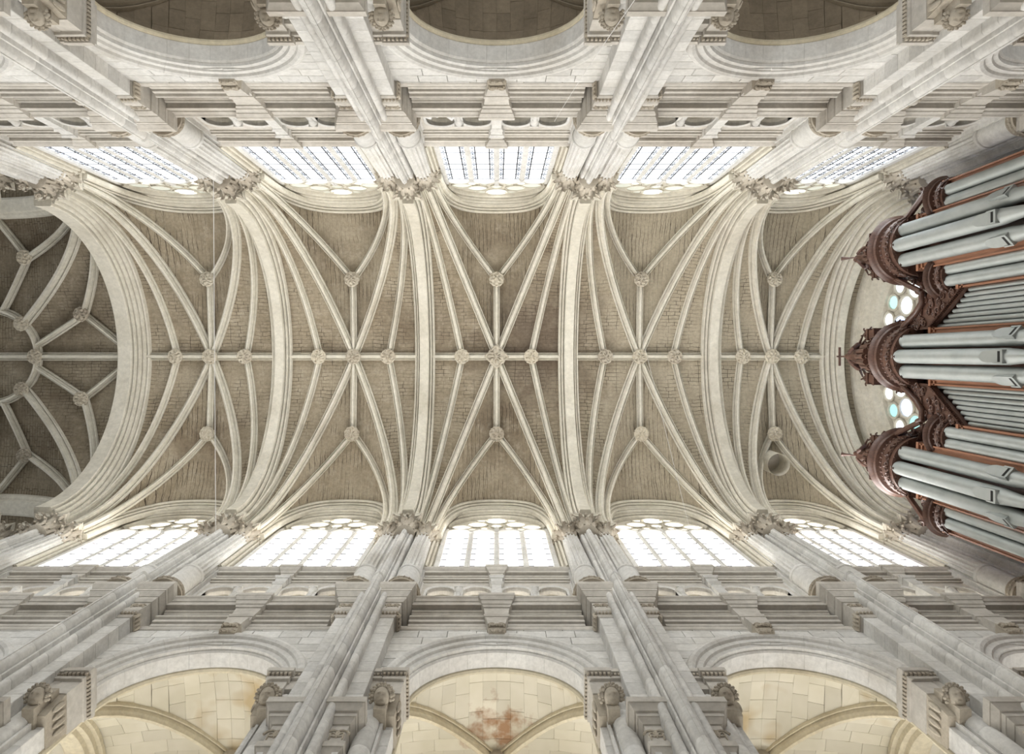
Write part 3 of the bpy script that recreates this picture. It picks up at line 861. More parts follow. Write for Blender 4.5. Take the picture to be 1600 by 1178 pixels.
def make_vault(b, hole=None):
    hb = b/2; root = empty('ceiling', (0, 0, 25.9)); bx = 1.55*hb/3.2
    for sx in (-1, 1):
        for sy in (-1, 1):
            P = lambda x, y: (sx*x, sy*y)
            n = 22
            T = curve3(P(hb, 5.98), P(hb, 0), ZSP, 32.12, n)
            t1 = curve3(P(hb-.36, 6.1), P(bx, 0), ZSP, ZCR, n)
            dg = curve3(P(hb-.66, 6.22), P(0, 0), ZSP, ZCR+.03, n)
            t3 = curve3(P(hb-.9, 6.32), P(0, 3.42), ZSP, 31.95, n)
            wr = curve3(P(hb-.92, 6.44), P(0, 6.44), ZSP, 31.02, n, 2.7)
            h = hole and hole[1]*sy > 0
            for A, B, lat in ((T, t1, 0), (t1, dg, 0), (dg, t3, 1)):
                web_cell(A, B, lat).build('vault_cell', M['web'], root, 60)
            if h:
                N = 110
                t3f = curve3(P(hb-.9, 6.32), P(0, 3.42), ZSP, 31.95, N); wrf = curve3(P(hb-.92, 6.44), P(0, 6.44), ZSP, 31.02, N, 2.7)
                web_cell(t3f, wrf, 1, .06, 60, hole).build('vault_cell', M['web'], root, 60)
            else:
                web_cell(t3, wr, 1).build('vault_cell', M['web'], root, 60)
            for c, wd, d, nm in ((t1, .30, .26, 'tierceron_rib'), (dg, .35, .30, 'diagonal_rib'), (t3, .30, .26, 'tierceron_rib')):
                m = MB(); rib(m, c, rprof(wd, d)); m.build(nm, M['warm'], root, 28)
    for sy in (-1, 1):
        pl = curve3((-(hb-.92), sy*6.44), (0, sy*6.44), ZSP, 31.02, 20, 2.7); pr = curve3(((hb-.92), sy*6.44), (0, sy*6.44), ZSP, 31.02, 20, 2.7)
        pts = pl+list(reversed(pr))[1:]
        m = MB(); R = []
        for i, p in enumerate(pts):
            Tn = (pts[min(i+1, len(pts)-1)]-pts[max(i-1, 0)]).normalized(); D = Vector((Tn.z, 0, -Tn.x))
            R.append([Vector((p.x, sy*yy, p.z))+D*d for yy, d in ((6.6, -.1), (6.2, -.06), (6.21, .06), (6.25, .09), (6.28, .08), (6.29, .02), (6.31, .02), (6.32, .16), (6.37, .18), (6.385, .12), (6.40, .12), (6.41, .26), (6.46, .29), (6.6, .29))])
        m.rings(R); m.build('wall_rib', M['warm'], root, 28)
        m = MB(); rib(m, [Vector((0, sy*k/6*3.42, ZCR-.28*k/6)) for k in range(7)], rprof(.28, .22)); m.build('transverse_ridge_rib', M['warm'], root, 28)
    for s in (-1, 1):
        m = MB(); rib(m, [Vector((s*k/6*(hb-.2), 0, ZCR)) for k in range(7)], rprof(.34, .24)); m.build('ridge_rib', M['warm'], root, 28)
    for x, y, z in ((-bx, 0, 31.95), (bx, 0, 31.95), (0, 3.42, 31.66), (0, -3.42, 31.66), (0, 0, 31.93)):
        inst(random.choice(BOSS), 'boss', root, (x, y, z), random.uniform(0, 6))
    if hole:
        hx, hy, hr = hole
        m = MB(); rg = lambda r, z: [(hx+r*cos(2*pi*i/32), hy+r*sin(2*pi*i/32), z) for i in range(32)]
        m.rings([rg(hr+.001, 30.6), rg(hr+.001, 32.3), rg(hr+.25, 32.3)], caps=False); m.build('hatch_shaft', M['warm'], root, 60)
        m = MB(); m.rings([rg(hr, 31.75), rg(hr, 31.85)]); m.build('hatch_lid', M['mould'], root)
    return root

def transverse(x, prof, name, parent, a=5.98, zc=32.12, mat='warm', zs=ZSP):
    pa = curve3((x, -a), (x, 0), zs, zc, 24); pb = curve3((x, a), (x, 0), zs, zc, 24)
    pts = pa+list(reversed(pb))[1:]
    m = MB(); R = []
    for i, p in enumerate(pts):
        T = (pts[min(i+1, len(pts)-1)]-pts[max(i-1, 0)]).normalized(); D = Vector((0, T.z, -T.y))
        R.append([p+Vector((s, 0, 0))+D*d for s, d in prof])
    m.rings(R); return m.build(name, M[mat], parent, 28)

# ------------------------------------------------------------------ aisle bay
def make_aisle(b, south):
    hb = b/2; root = empty('ceiling', (0, 9.8, -EYE)); YA, YB = 7.2, 12.4; YC = 9.8
    zs, zc = 13.9, 17.35
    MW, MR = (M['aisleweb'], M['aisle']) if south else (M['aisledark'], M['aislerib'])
    n = 12
    for sx in (-1, 1):
        for sy in (-1, 1):
            yw = YA if sy < 0 else YB
            dg = curve3((sx*(hb-.55), yw-sy*.1), (0, YC), zs, zc, n)
            wr = curve3((sx*(hb-.75), yw), (0, yw), zs, 16.95, n)
            ta = curve3((sx*(hb-.38), yw-sy*.1), (sx*(hb-.38), YC), zs, 16.9, n)
            for A, B, nm in ((dg, wr, 'wall_cell'), (dg, ta, 'side_cell')):
                base = web_cell([p+Vector((0, 0, .04)) for p in A], [p+Vector((0, 0, .04)) for p in B], 0, .05, 4)
                base.uv = None
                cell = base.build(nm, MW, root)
                if sy > 0: continue
                # facing stones, course by course
                ax = 1 if nm == 'wall_cell' else 0
                def at(ii, v):
                    a, b_ = A[ii], B[ii]; den = a[ax]-b_[ax]
                    u = 1. if abs(den) < 1e-6 else max(0., min(1., (a[ax]-v)/den))
                    g = (a-b_).length
                    return a.lerp(b_, u)+Vector((0, 0, .05*g*4*u*(1-u)))
                for i in range(1, n):
                    v0 = (B[i][ax]+B[i+1][ax])/2; va, vb = A[i][ax], A[i+1][ax]
                    sg = 1 if (va+vb)/2 > v0 else -1
                    L = (.62, .78, .5)[i % 3]; cur = v0; nxt = v0+sg*L*((i*.37) % 1 or .5)
                    lim = min(abs(va-v0), abs(vb-v0))
                    while True:
                        last = abs(nxt-v0) > lim-.12
                        q = [at(i, cur) if cur != v0 else B[i].copy(), at(i+1, cur) if cur != v0 else B[i+1].copy(), A[i+1].copy() if last else at(i+1, nxt), A[i].copy() if last else at(i, nxt)]
                        c = sum(q, Vector())/4
                        nn = (q[2]-q[0]).cross(q[3]-q[1])
                        if nn.length > 1e-4:
                            nn.normalize(); nn = nn if nn.z < 0 else -nn
                            def ins(d): return [c+(p-c)*(1-d/max(.12, (p-c).length)) for p in q]
                            s_ = random.uniform(.0, .006)
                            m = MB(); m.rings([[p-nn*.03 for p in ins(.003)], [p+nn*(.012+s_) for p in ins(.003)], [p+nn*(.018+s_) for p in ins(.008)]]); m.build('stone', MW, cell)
                        if last: break
                        cur = nxt; nxt = cur+sg*L
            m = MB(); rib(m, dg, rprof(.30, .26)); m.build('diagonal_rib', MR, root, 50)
    m = MB(); m.lathe([(.3, 17.4), (.32, 17.2), (.3, 17.05), (.2, 16.98), (.12, 16.9), (.02, 16.88)], 0, YC, 20); m.build('boss', M['carved'], root, 50)
    # transverse arch of the aisle over the pier (on the -x side of the bay)
    m = MB(); pr = [(-.4, -.45), (-.3, -.45), (-.28, -.36), (-.16, -.36), (-.14, -.24), (-.03, -.22), (0, -.14), (0, .14), (-.03, .22), (-.14, .24), (-.16, .36), (-.28, .36), (-.3, .45), (-.4, .45)]
    pr = [(-o-.4+.4, d) for o, d in pr]
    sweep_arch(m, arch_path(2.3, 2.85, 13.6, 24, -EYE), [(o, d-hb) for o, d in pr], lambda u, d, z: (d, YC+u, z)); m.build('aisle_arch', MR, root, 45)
    m = MB()
    for yy in (7.45, 12.15): m.frus(13.2, .48, yy-.3, 13.6, .58, yy-.36, yy+.32, -hb)
    m.build('arch_impost', M['mould'], root)
    # outer wall with its window
    vault = root; root = empty('wall_aisle', (0, 12.4, -EYE))
    m = MB(); arch_panel(m, -hb, hb, -EYE, 17.2, 0, hb-1.2, 10.5, 2.2, 12.4, 13.0, 20); 
    m.build('outer_wall', M['pale'], root)
    m = MB(); m.box(-hb, hb, 12.4, 13.0, -EYE, 2.0); m.build('outer_dado', M['pale'], root)
    gl = M['glass_as'] if south else M['glass_an']; hw = hb-1.2
    for q in range(3):
        x0 = -hw+2*hw*q/3; x1 = -hw+2*hw*(q+1)/3
        P = [(x0, 2.0), (x1, 2.0)]+[(x1+(x0-x1)*i/6, 10.5+2.2*sqrt(max(0, 1-((x1+(x0-x1)*i/6)/hw)**2))) for i in range(7)]
        m = MB(); m.add([(x, 12.7, z) for x, z in P], [tuple(range(len(P)))]); m.build('aisle_window_glass', gl, root)
        if q: 
            m = MB(); m.box(x0-.08, x0+.08, 12.55, 12.85, 2.0, 12.6); m.build('aisle_mullion', M['pale'], root)
    return vault, root

# ------------------------------------------------------------------ assemble the nave
BAYS = [(-12.8, 6.4), (-6.4, 6.4), (0., 6.4), (6.4, 6.4), (12.3, 5.4)]
BN = ['bay beside the crossing at left', 'second bay from the left', 'middle bay', 'fourth bay from the left', 'narrow bay beside the organ']
PIERS = [-16., -9.6, -3.2, 3.2, 9.6, 15.]
PN = ['at the crossing end', 'second from the crossing', 'left of the middle bay', 'right of the middle bay', 'second from the organ', 'beside the organ']
protoW, protoA, protoP = {}, {}, make_pier()
first = True
for s, sn, edge in ((1, 'south', 'lower'), (-1, 'north', 'upper')):
    for i, x in enumerate(PIERS):
        o = protoP if (s == 1 and i == 0) else copy_tree(protoP, (x, s*6.45, 0), 0 if s > 0 else pi)
        o.location = (x, s*6.45, 0)
        tag(o, 'pale stone pier with clustered shaft and fluted columns, %s edge, %s' % (edge, PN[i]), 'pier', 'nave piers')
    o = copy_tree(protoP, (-18.45, s*6.45, 0), 0 if s > 0 else pi)
    tag(o, 'crossing pier at the far left, %s edge, leafy capital cut by the frame' % edge, 'pier', 'nave piers')
for s, sn, edge in ((1, 'south', 'lower'), (-1, 'north', 'upper')):
    for i, (x, b) in enumerate(BAYS):
        if b not in protoW: protoW[b] = make_wall(b); o = protoW[b]
        else: o = copy_tree(protoW[b], name='wall_%s' % sn)
        if s < 0:       # the added fill panel glows only dimly in the north gallery
            for c in o.children:
                if c.name.startswith('gallery_fill_panel'):
                    c.material_slots[0].link = 'OBJECT'; c.material_slots[0].material = M['glass_n2']
        o.location = (x, s*6.7, 0); o.rotation_euler = (0, 0, 0 if s > 0 else pi)
        o.name = 'wall_%s' % sn
        tag(o, 'bay wall with round arch, cornice and gallery, %s side, %s' % (edge, BN[i]), 'wall', kind='structure')
        if (b, s) not in protoA: protoA[(b, s)] = make_aisle(b, s > 0); o, o2 = protoA[(b, s)]
        else: o = copy_tree(protoA[(b, s)][0], name='ceiling'); o2 = copy_tree(protoA[(b, s)][1])
        o2.location = (x, s*12.4, 0); o2.rotation_euler = (0, 0, 0 if s > 0 else pi); o2.name = 'wall_aisle_%s' % sn
        tag(o2, 'outer aisle wall with tall window, %s side, %s' % (edge, BN[i]), 'wall', kind='structure')
        o.location = (x, s*9.8, 0); o.rotation_euler = (0, 0, 0 if s > 0 else pi)
        tag(o, 'ribbed aisle vault seen through the arch, %s side, %s' % (edge, BN[i]), 'vault', kind='structure')
protoN = {}; wn = 1
for s, sn, edge in ((1, 'south', 'lower'), (-1, 'north', 'upper')):
    for i, (x, b) in enumerate(BAYS):
        if (b, s) not in protoN: protoN[(b, s)] = make_window(b, s > 0, 'window_%d' % wn); o = protoN[(b, s)]
        else: o = copy_tree(protoN[(b, s)], name='window_%d' % wn)
        o.location = (x, s*6.8, 22.45+EYE); o.rotation_euler = (0, 0, 0 if s > 0 else pi)
        tag(o, 'four-light traceried clerestory window, %s side, %s' % (edge, BN[i]), 'window', kind='structure'); wn += 1
vp = make_vault(6.4); vault0 = vp
HOLE = (-.25, 4.62, .47)
for i, (x, b) in enumerate(BAYS):
    o = make_vault(5.4, HOLE) if b != 6.4 else (vp if i == 0 else copy_tree(vp, name='ceiling'))
    o.location = (x, 0, ZSP+EYE)
    tag(o, 'star-ribbed stone vault with carved bosses over the %s' % BN[i], 'vault', kind='structure')
    kids = [c for c in o.children if c.name.split('.')[0] == 'boss']
    for j, c in enumerate(kids):
        c.data = BOSS[(i*5+j*2) % 6]; c.rotation_euler = (0, 0, i*1.3+j)
    if i == 2:
        kids[4].data = BOSSX; kids[4].rotation_euler = (0, 0, 0); kids[4].scale = (1.15, 1.15, 1.15)
    if i == 0:      # the copies carry it along
        transverse(b/2, TR, 'transverse_arch', o)
# thick arches at both ends
CA = [(-.62, -.15), (-.62, .50), (-.58, .55), (-.02, .55), (.01, .52), (.02, .36), (.05, .36), (.06, .44), (.12, .46), (.15, .40), (.16, .22), (.19, .22), (.20, .33), (.27, .34), (.30, .28), (.31, .08), (.34, .08), (.35, .20), (.43, .21), (.46, .14), (.47, 0), (.50, 0), (.51, .1), (.58, .08), (.6, -.15)]
WA = [(-.55, -.15), (-.53, .10), (-.44, .12), (-.42, .02), (-.39, .02), (-.38, .24), (-.27, .27), (-.25, .14), (-.22, .14), (-.21, .40), (-.12, .44), (-.11, .34), (-.08, .34), (-.07, .53), (.24, .55), (.28, .50), (.28, -.15)]
ce = empty('ceiling', (-22.85, 0, ZSP)); tag(ce, 'star vault with a ring of ribs over the crossing, far left', 'vault', kind='structure')
transverse(-16.1, CA, 'crossing_arch', ce)

# crossing vault
AH = 6.75; CX = -22.85
def cz(x, y):
    x, y = abs(x), abs(y)
    if y > x: x, y = y, x
    c = min(1., y/AH); u = 0 if AH-y < 1e-6 else min(1., (x-y)/(AH-y))
    k = sqrt(max(0., 1-c*c))
    return ZSP+(6.75*(1-u)+6.15*u)*k
for rot in range(4):
    ca, sa = cos(rot*pi/2), sin(rot*pi/2)
    def G(x, y): return Vector((CX+x*ca-y*sa, x*sa+y*ca, cz(x, y)))
    m = MB(); m.uv = []; N = 22; K = 12
    for i in range(N+1):
        y = AH*sin(pi/2*(i/N*2-1))
        for j in range(K+1):
            x = abs(y)+(AH-abs(y))*j/K
            p = G(x, y)+Vector((0, 0, .25*sin(pi*j/K)*max(0, 1-abs(y)/AH))); m.v.append(tuple(p)); m.uv.append((x, y*1.2) if True else 0)
    for i in range(N):
        for j in range(K):
            a = i*(K+1)+j; m.f.append((a, a+1, a+K+2, a+K+1))
    m.build('vault_cell', M['web'], ce, 60)
    def line(pts, wd, d, nm, bulge=.06):
        out = []
        for (x0, y0), (x1, y1) in zip(pts, pts[1:]):
            for k in range(12): out.append(G(x0+(x1-x0)*k/12, y0+(y1-y0)*k/12))
        out.append(G(*pts[-1]))
        mm = MB(); rib(mm, out, rprof(wd, d)); mm.build(nm, M['warm'], ce, 28)
    def qline(p0, p1, wd, d, nm):
        n = 20; out = []
        for k in range(n+1):
            c = cos(pi/2*k/n); out.append(G(p1[0]+(p0[0]-p1[0])*c, p1[1]+(p0[1]-p1[1])*c))
        mm = MB(); rib(mm, out, rprof(wd, d)); mm.build(nm, M['warm'], ce, 28)
    line([(0, 0), (6.5, 0)], .36, .26, 'ridge_rib')
    qline((6.5, 6.5), (1.48, 1.48), .44, .32, 'diagonal_rib')
    for q in (-1, 1):
        qline((6.6, q*6.45), (4.4, q*1.88), .36, .26, 'tierceron_rib')
        line([(2.05, q*.5), (4.4, q*1.88)], .3, .24, 'lierne_rib'); line([(4.4, q*1.88), (6.55, q*.15)], .3, .24, 'lierne_rib')
        p = G(4.4, q*1.88); inst(BOSS[(rot+q) % 6], 'boss', ce, (p.x, p.y, p.z-.3), rot)
    p = G(2.1, 0); inst(BOSS[rot], 'boss', ce, (p.x, p.y, p.z-.3), rot)
    p = G(1.48, 1.48); inst(BOSS[rot+1], 'boss', ce, (p.x, p.y, p.z-.3), rot)
m = MB(); R = []
for i in range(48):
    a = 2*pi*i/48; c = Vector((CX, 0, 0)); d = Vector((cos(a), sin(a), 0))
    z = cz(2.1*cos(a), 2.1*sin(a))
    R.append([c+d*(2.1+s)+Vector((0, 0, z-dd)) for s, dd in rprof(.34, .28)])
R.append(R[0]); m.rings(R, caps=False); m.build('ring_rib', M['warm'], ce, 28)
# arches from the crossing into the transept, with a short stretch of vault behind them
for s in (-1, 1):
    pts = [Vector((CX-6.75*cos(t), s*6.5, ZSP+6.1*sin(t))) for t in [pi*i/40 for i in range(41)]]
    m = MB(); R = []; W2 = []
    for i, p in enumerate(pts):
        T = (pts[min(i+1, 40)]-pts[max(i-1, 0)]).normalized(); D = Vector((T.z, 0, -T.x))
        R.append([Vector((p.x, s*yy, p.z))+D*d for yy, d in ((6.15, -.2), (6.15, .1), (6.25, .2), (6.32, .22), (6.36, .34), (6.46, .38), (6.9, .4), (7.0, .3), (7.0, -.2))])
    m.rings(R); m.build('transept_arch', M['warm'], ce, 28)
    m = MB(); m.rings([[Vector((p.x, s*6.95, p.z)) for p in pts], [Vector((p.x, s*12.5, p.z)) for p in pts]], closed=False)
    m.uv = [(v[1], 10.2*i/40*2) for _ in (0, 1) for i, v in enumerate(m.v[:41])]; m.uv = [(v[1], u[1]) for v, u in zip(m.v, m.uv)]; m.build('transept_vault', M['web'], ce, 60)

# ------------------------------------------------------------------ west end
we = empty('wall_west', (15.8, 0, -EYE)); tag(we, 'west wall with splayed window arch behind the organ', 'wall', kind='structure')
transverse(15.05, WA, 'end_arch', we)
YZ = lambda u, d, z: (d, u, z)
m = MB(); pth = arch_path(5.98, 6.1, ZSP, 40)
m.uv = None
m.rings([[(15.2, u, z) for u, z, _, _ in pth], [(15.85, u, z) for u, z, _, _ in pth]], closed=False)
m.uv = [(v[0], v[1]) for v in m.v]; m.build('vault_strip', M['web'], we, 60)
pr = [(.6, 17.3), (.6, 15.76), (.02, 15.76), (-.02, 15.78), (-.12, 15.78), (-.16, 15.84), (-.34, 15.88), (-.40, 15.82), (-.50, 15.88), (-.56, 15.96), (-.80, 16.02), (-.84, 15.98), (-.95, 16.04), (-1.0, 16.14), (-1.15, 16.2), (-1.15, 17.3)]
m = MB(); sweep_arch(m, arch_path(5.75, 5.75, ZSP, 40, 8.0), pr, YZ); m.build('splayed_arch', M['warm'], we, 28)
m = MB(); m.box(16.4, 17.3, -7.2, 7.2, -EYE, 20.5); m.build('lower_wall', M['pale'], we)
for s in (-1, 1):
    m = MB(); m.box(15.5, 17.3, min(s*6.3, s*7.2), max(s*6.3, s*7.2), -EYE, 33); m.build('return_wall', M['pale'], we)
wi = empty('window_11', (16.35, 0, 20.5)); tag(wi, 'west window with coloured stained glass showing above the organ', 'window', kind='structure')
cols = {'w': glow('stained_white', (.9, .97, 1), .8, .25), 'c': glow('stained_cyan', (.4, .75, .72), .6, .3), 'y': glow('stained_yellow', (1, .72, .3), .7, .3), 'b': glow('stained_blue', (.2, .32, .9), .9, .3), 'l': glow('stained_pale_blue', (.55, .7, 1), .8, .3)}
rg = 4.65
out = [(-rg, 20.5), (rg, 20.5)]+[(rg*cos(pi*i/30), ZSP+rg*sin(pi*i/30)) for i in range(31)]
m = MB(); m.prism(out, 'x', 16.38, 16.5); fld = m.build('tracery_field', M['warm'], wi)
rngw = random.Random(3)
# rings of roundels under the arch, mullioned lights below
for rr, nn, pr_, cc in ((4.22, 17, .27, 'wcwc'), (3.35, 12, .36, 'wwcl'), (2.4, 8, .40, 'ylbw')):
    for i in range(nn):
        a = pi*(i+.5)/nn
        y, z = rr*cos(a), ZSP+rr*sin(a)
        m = MB(); m.add([(16.36, y+pr_*cos(2*pi*k/16), z+1.25*pr_*sin(2*pi*k/16)) for k in range(16)], [tuple(range(16))])
        m.build('pane', cols[cc[i % len(cc)]], fld)
        m = MB(); m.tube([(16.34, y+(pr_+.05)*cos(2*pi*k/16), z+1.25*(pr_+.04)*sin(2*pi*k/16)) for k in range(16)], .06, 6, True); m.build('tracery_bar', M['warm'], fld, 60)
for i in range(14):
    y0 = -3.85+i*.55
    for k in range(10):
        z0 = 21.6+k*.4
        if y0**2 > 3.9**2: continue
        m = MB(); m.add([(16.35, y0+.03, z0), (16.35, y0+.49, z0), (16.35, y0+.49, z0+.37), (16.35, y0+.03, z0+.37)], [(0, 1, 2, 3)])
        m.build('pane', cols[rngw.choice('wllbbyc')], fld)

# roof over everything, so that light only comes through the windows
m = MB(); m.box(-31, 17.3, -7.6, 7.6, 33.2, 33.5); tag(m.build('trim_1', M['mould']), 'roof slab hidden above the nave vault', 'roof', kind='structure')
for s in (-1, 1):
    m = MB(); m.box(-31, 17.3, min(s*7.0, s*13.2), max(s*7.0, s*13.2), 17.9, 18.1)
    tag(m.build('trim_%d' % (2 if s > 0 else 3), M['mould']), 'aisle roof slab above the %s aisle vault' % ('south' if s > 0 else 'north'), 'roof', kind='structure')

# ------------------------------------------------------------------ pipe organ
OX = 13.74
org = empty('pipe_organ', (OX, 0, -EYE))
tag(org, 'large carved oak pipe organ with rounded towers of silvery tin pipes', 'organ')
# case
half = [(0, 24.6), (.72, 24.6), (.80, 24.1), (.92, 23.75), (1.15, 23.5), (1.5, 22.9), (1.85, 22.6), (2.0, 22.75), (2.2, 23.3), (2.75, 24.6), (2.85, 25.0), (4.35, 25.0), (4.5, 24.3), (4.75, 23.2), (5.05, 22.6), (5.25, 22.0), (5.25, -EYE), (0, -EYE)]
for s in (-1, 1):
    m = MB(); m.prism([(s*y, z) for y, z in half], 'x', 13.86, 14.5); m.build('case_body', M['oak'], org)
PIPE = {}
def pipe_mesh(r, L, foot, seg=20):
    """from the mouth up; foot cone below, open dark top"""
    key = (r, L)
    if key in PIPE: return PIPE[key]
    m = MB(); m.lathe([(r*.22, -foot), (r*.98, -.10), (r, -.08), (r, L-.04), (r*1.03, L-.03), (r*1.03, L), (r*.9, L), (r*.9, L-.3)], 0, 0, seg)
    PIPE[key] = m.mesh('pipe', M['tin'], (0, 0, 0), 40)
    return PIPE[key]
LIP = {}
def lips(r):
    if r in LIP: return LIP[r]
    m = MB(); h = r*3.2; w_ = r*.72          # upper lip: pointed arch shield pressed into the body
    n = 10; P = [(-w_, .06)]+[(-w_*cos(pi*i/n), .06+h*.55+h*.45*sin(pi*i/n)) for i in range(n+1)]+[(w_, .06)]
    m.prism(P, 'x', -r*1.03, -r*.6)
    a = m.mesh('upper_lip', M['tin'], (0, 0, 0))
    m = MB(); m.box(-r*1.05, -r*.5, -w_*.95, w_*.95, -.06, .06); b = m.mesh('mouth_slot', M['dark'], (0, 0, 0))
    m = MB(); m.box(-r*1.12, -r*.6, -w_, w_, -.14, -.06)
    for q in (-1, 1): m.box(-r*1.15, -r*.6, q*w_-.02, q*w_+.02, -.14, .2)
    c = m.mesh('lower_lip', M['tin'], (0, 0, 0))
    LIP[r] = (a, b, c); return LIP[r]
def pipe(x, y, r, ztop, zm, face):
    o = inst(pipe_mesh(r, round(ztop-zm, 3), min(3., r*9)), 'pipe', org, (x, y, zm), face)
    if r > .1:
        for me in lips(r): inst(me, me.name.split('.')[0], o, (x, y, zm))
    return o
def ring_prof(c, prof, n=28):
    m = MB(); m.lathe(prof, c[0], c[1], n, pi/2, 3*pi/2); return m
def tower(yc, R, pr, angs, ztop, zm, big):
    t_ = 1. if big else .55
    for a in angs:
        pipe(OX-R*cos(radians(a)), yc+R*sin(radians(a)), pr, ztop+.02*abs(a)/40, zm-.004*abs(a), -radians(a))
    r0 = R+pr
    c = (OX+.05, yc)
    # carved pipe shade ring, dentil ring, cornice rings
    m = ring_prof(c, [(r0-.02, ztop-.12*t_), (r0+.06, ztop-.10*t_), (r0+.04, ztop+.1*t_), (r0+.10, ztop+.45*t_), (r0+.05, ztop+.5*t_), (r0-.1, ztop+.5*t_), (r0-.1, ztop-.1*t_)])
    n = 9 if big else 6
    for i in range(n):
        a = pi/2+pi*(i+.5)/n; d = Vector((cos(a), sin(a), 0)); s = Vector((-sin(a), cos(a), 0))
        cc = Vector((c[0], c[1], ztop+.18*t_))+d*(r0+.08)
        scroll(m, cc-s*.07, .10*t_+.02, s, (0, 0, 1), 1.4, .028, 10); scroll(m, cc+s*.07, .10*t_+.02, -s, (0, 0, 1), 1.4, .028, 10)
        m.ball(cc+Vector((0, 0, .14*t_)), (.05, .05, .09*t_), 6, 5); leaf(m, c[0], c[1], a, r0-.02, ztop+.02*t_, -.22*t_, .08, .06)
    m.build('pipe_shade', M['oak'], org, 45)
    z = ztop+.5*t_
    m = ring_prof(c, [(r0-.1, z), (r0+.04, z), (r0+.02, z+.22*t_), (r0+.14, z+.26*t_), (r0+.17, z+.34*t_), (r0+.12, z+.40*t_), (r0+.20, z+.46*t_), (r0+.25, z+.58*t_), (r0+.2, z+.62*t_), (r0-.1, z+.62*t_)])
    nn = 20 if big else 12
    for i in range(nn):
        a = pi/2+pi*(i+.5)/nn; m.ball((c[0]+(r0+.05)*cos(a), c[1]+(r0+.05)*sin(a), z+.12*t_), (.045, .045, .07*t_), 5, 4)
    m.build('tower_cornice', M['oak'], org, 45)
    z += .62*t_
    m = ring_prof(c, [(r0-.05, z), (r0+.02, z), (r0-.06, z+.24*t_), (r0+.02, z+.30*t_), (r0+.04, z+.38*t_), (r0-.05, z+.42*t_), (r0*.72, z+.48*t_), (r0*.6, z+.58*t_), (r0*.3, z+.62*t_), (.05, z+.63*t_)])
    m.build('tower_crown', M['oak'], org, 45)
    m = MB(); nl = 11 if big else 7
    for i in range(nl):
        a = pi/2+pi*(i+.5)/nl
        leaf(m, c[0], c[1], a, r0+.04, z-.03*t_, (.30 if i % 2 else .2)*t_, .12*t_, .13*t_+.02)
        d = Vector((cos(a+.14), sin(a+.14), 0)); scroll(m, Vector((c[0], c[1], z+.12*t_))+d*(r0+.02), .14*t_, d, (0, 0, 1), 1.4, .035, 10)
    m.lathe([(r0+.02, z-.04), (r0+.2, z-.04), (r0+.2, z+.03), (r0+.02, z+.03)], c[0], c[1], 20, pi/2, 3*pi/2)
    m.build('leaf_crest', M['oak'], org, 45)
    return z+.6*t_
def statue(x, y, z, s, kind):
    """carved oak figure in a robe, facing the nave (-x)"""
    m = MB()
    def fold(a, zz): return 1+.07*sin(9*a+zz*3)+.04*sin(15*a)
    m.lathe([(.30*s, z), (.33*s, z+.1*s), (.27*s, z+.5*s), (.22*s, z+.95*s), (.24*s, z+1.2*s), (.27*s, z+1.38*s), (.2*s, z+1.5*s), (.08*s, z+1.54*s), (.075*s, z+1.62*s)], x, y, 24, 0, 2*pi, fold)
    m.ball((x-.02*s, y, z+1.75*s), (.12*s, .105*s, .15*s), 12, 9, lambda d: 1+.12*math.exp(-((d.y/.2)**2+(d.z/.3)**2))*(1 if d.x < 0 else 0))
    for q in (-1, 1):
        m.tube([(x, y+q*.24*s, z+1.38*s), (x-.06*s, y+q*.36*s, z+1.12*s), (x-.26*s, y+q*.24*s, z+1.02*s), (x-.34*s, y+q*.12*s, z+1.1*s)], lambda k: (.085-.035*k)*s, 7)
        # wing, feather by feather
        for k in range(5):
            m.tube([(x+.12*s, y+q*.12*s, z+(1.35-.05*k)*s), (x+.2*s, y+q*(.42-.03*k)*s, z+(1.5-.16*k)*s), (x+.16*s, y+q*(.62-.06*k)*s, z+(1.25-.26*k)*s)], lambda t: (.07-.045*t)*s, 5)
    for k in range(7):      # seated drapery over the knees
        a = pi/2+pi*(k+.5)/7
        m.tube([(x+.2*s*cos(a), y+.2*s*sin(a), z+.8*s), (x+.4*s*cos(a), y+.34*s*sin(a), z+.5*s), (x+.42*s*cos(a), y+.36*s*sin(a), z+.02*s)], lambda t: (.06+.03*t)*s, 6)
    st = m.build('carved_figure', M['oak'], org, 45)
    m = MB()
    if kind == 'cross':
        m.box(x-.03, x+.03, y-.03, y+.03, z+1.85*s, z+2.55*s); m.box(x-.03, x+.03, y-.36, y+.36, z+2.36*s, z+2.43*s)
    else:
        m.tube([(x-.34*s, y, z+1.1*s), (x-.5*s, y, z+1.35*s), (x-.75*s, y, z+1.5*s)], lambda k: (.02+.06*k*k)*s, 8)   # horn
    m.build('held_cross' if kind == 'cross' else 'held_horn', M['oak'], st, 45)
def finial(x, y, z, s):
    m = MB(); m.box(x-.18*s, x+.18*s, y-.18*s, y+.18*s, z, z+.45*s); m.box(x-.23*s, x+.23*s, y-.23*s, y+.23*s, z+.45*s, z+.55*s); m.box(x-.24*s, x+.24*s, y-.24*s, y+.24*s, z-.04, z+.06)
    m.lathe([(.1*s, z+.55*s), (.2*s, z+.7*s), (.18*s, z+.85*s), (.07*s, z+.95*s), (.1*s, z+1.05*s), (.02*s, z+1.25*s)], x, y, 12)
    for i in range(6): scroll(m, (x+.2*s*cos(i), y+.2*s*sin(i), z+.75*s), .12*s, (cos(i), sin(i), 0), (0, 0, 1), 1.2, .03, 9)
    m.build('finial', M['oak'], org, 45)

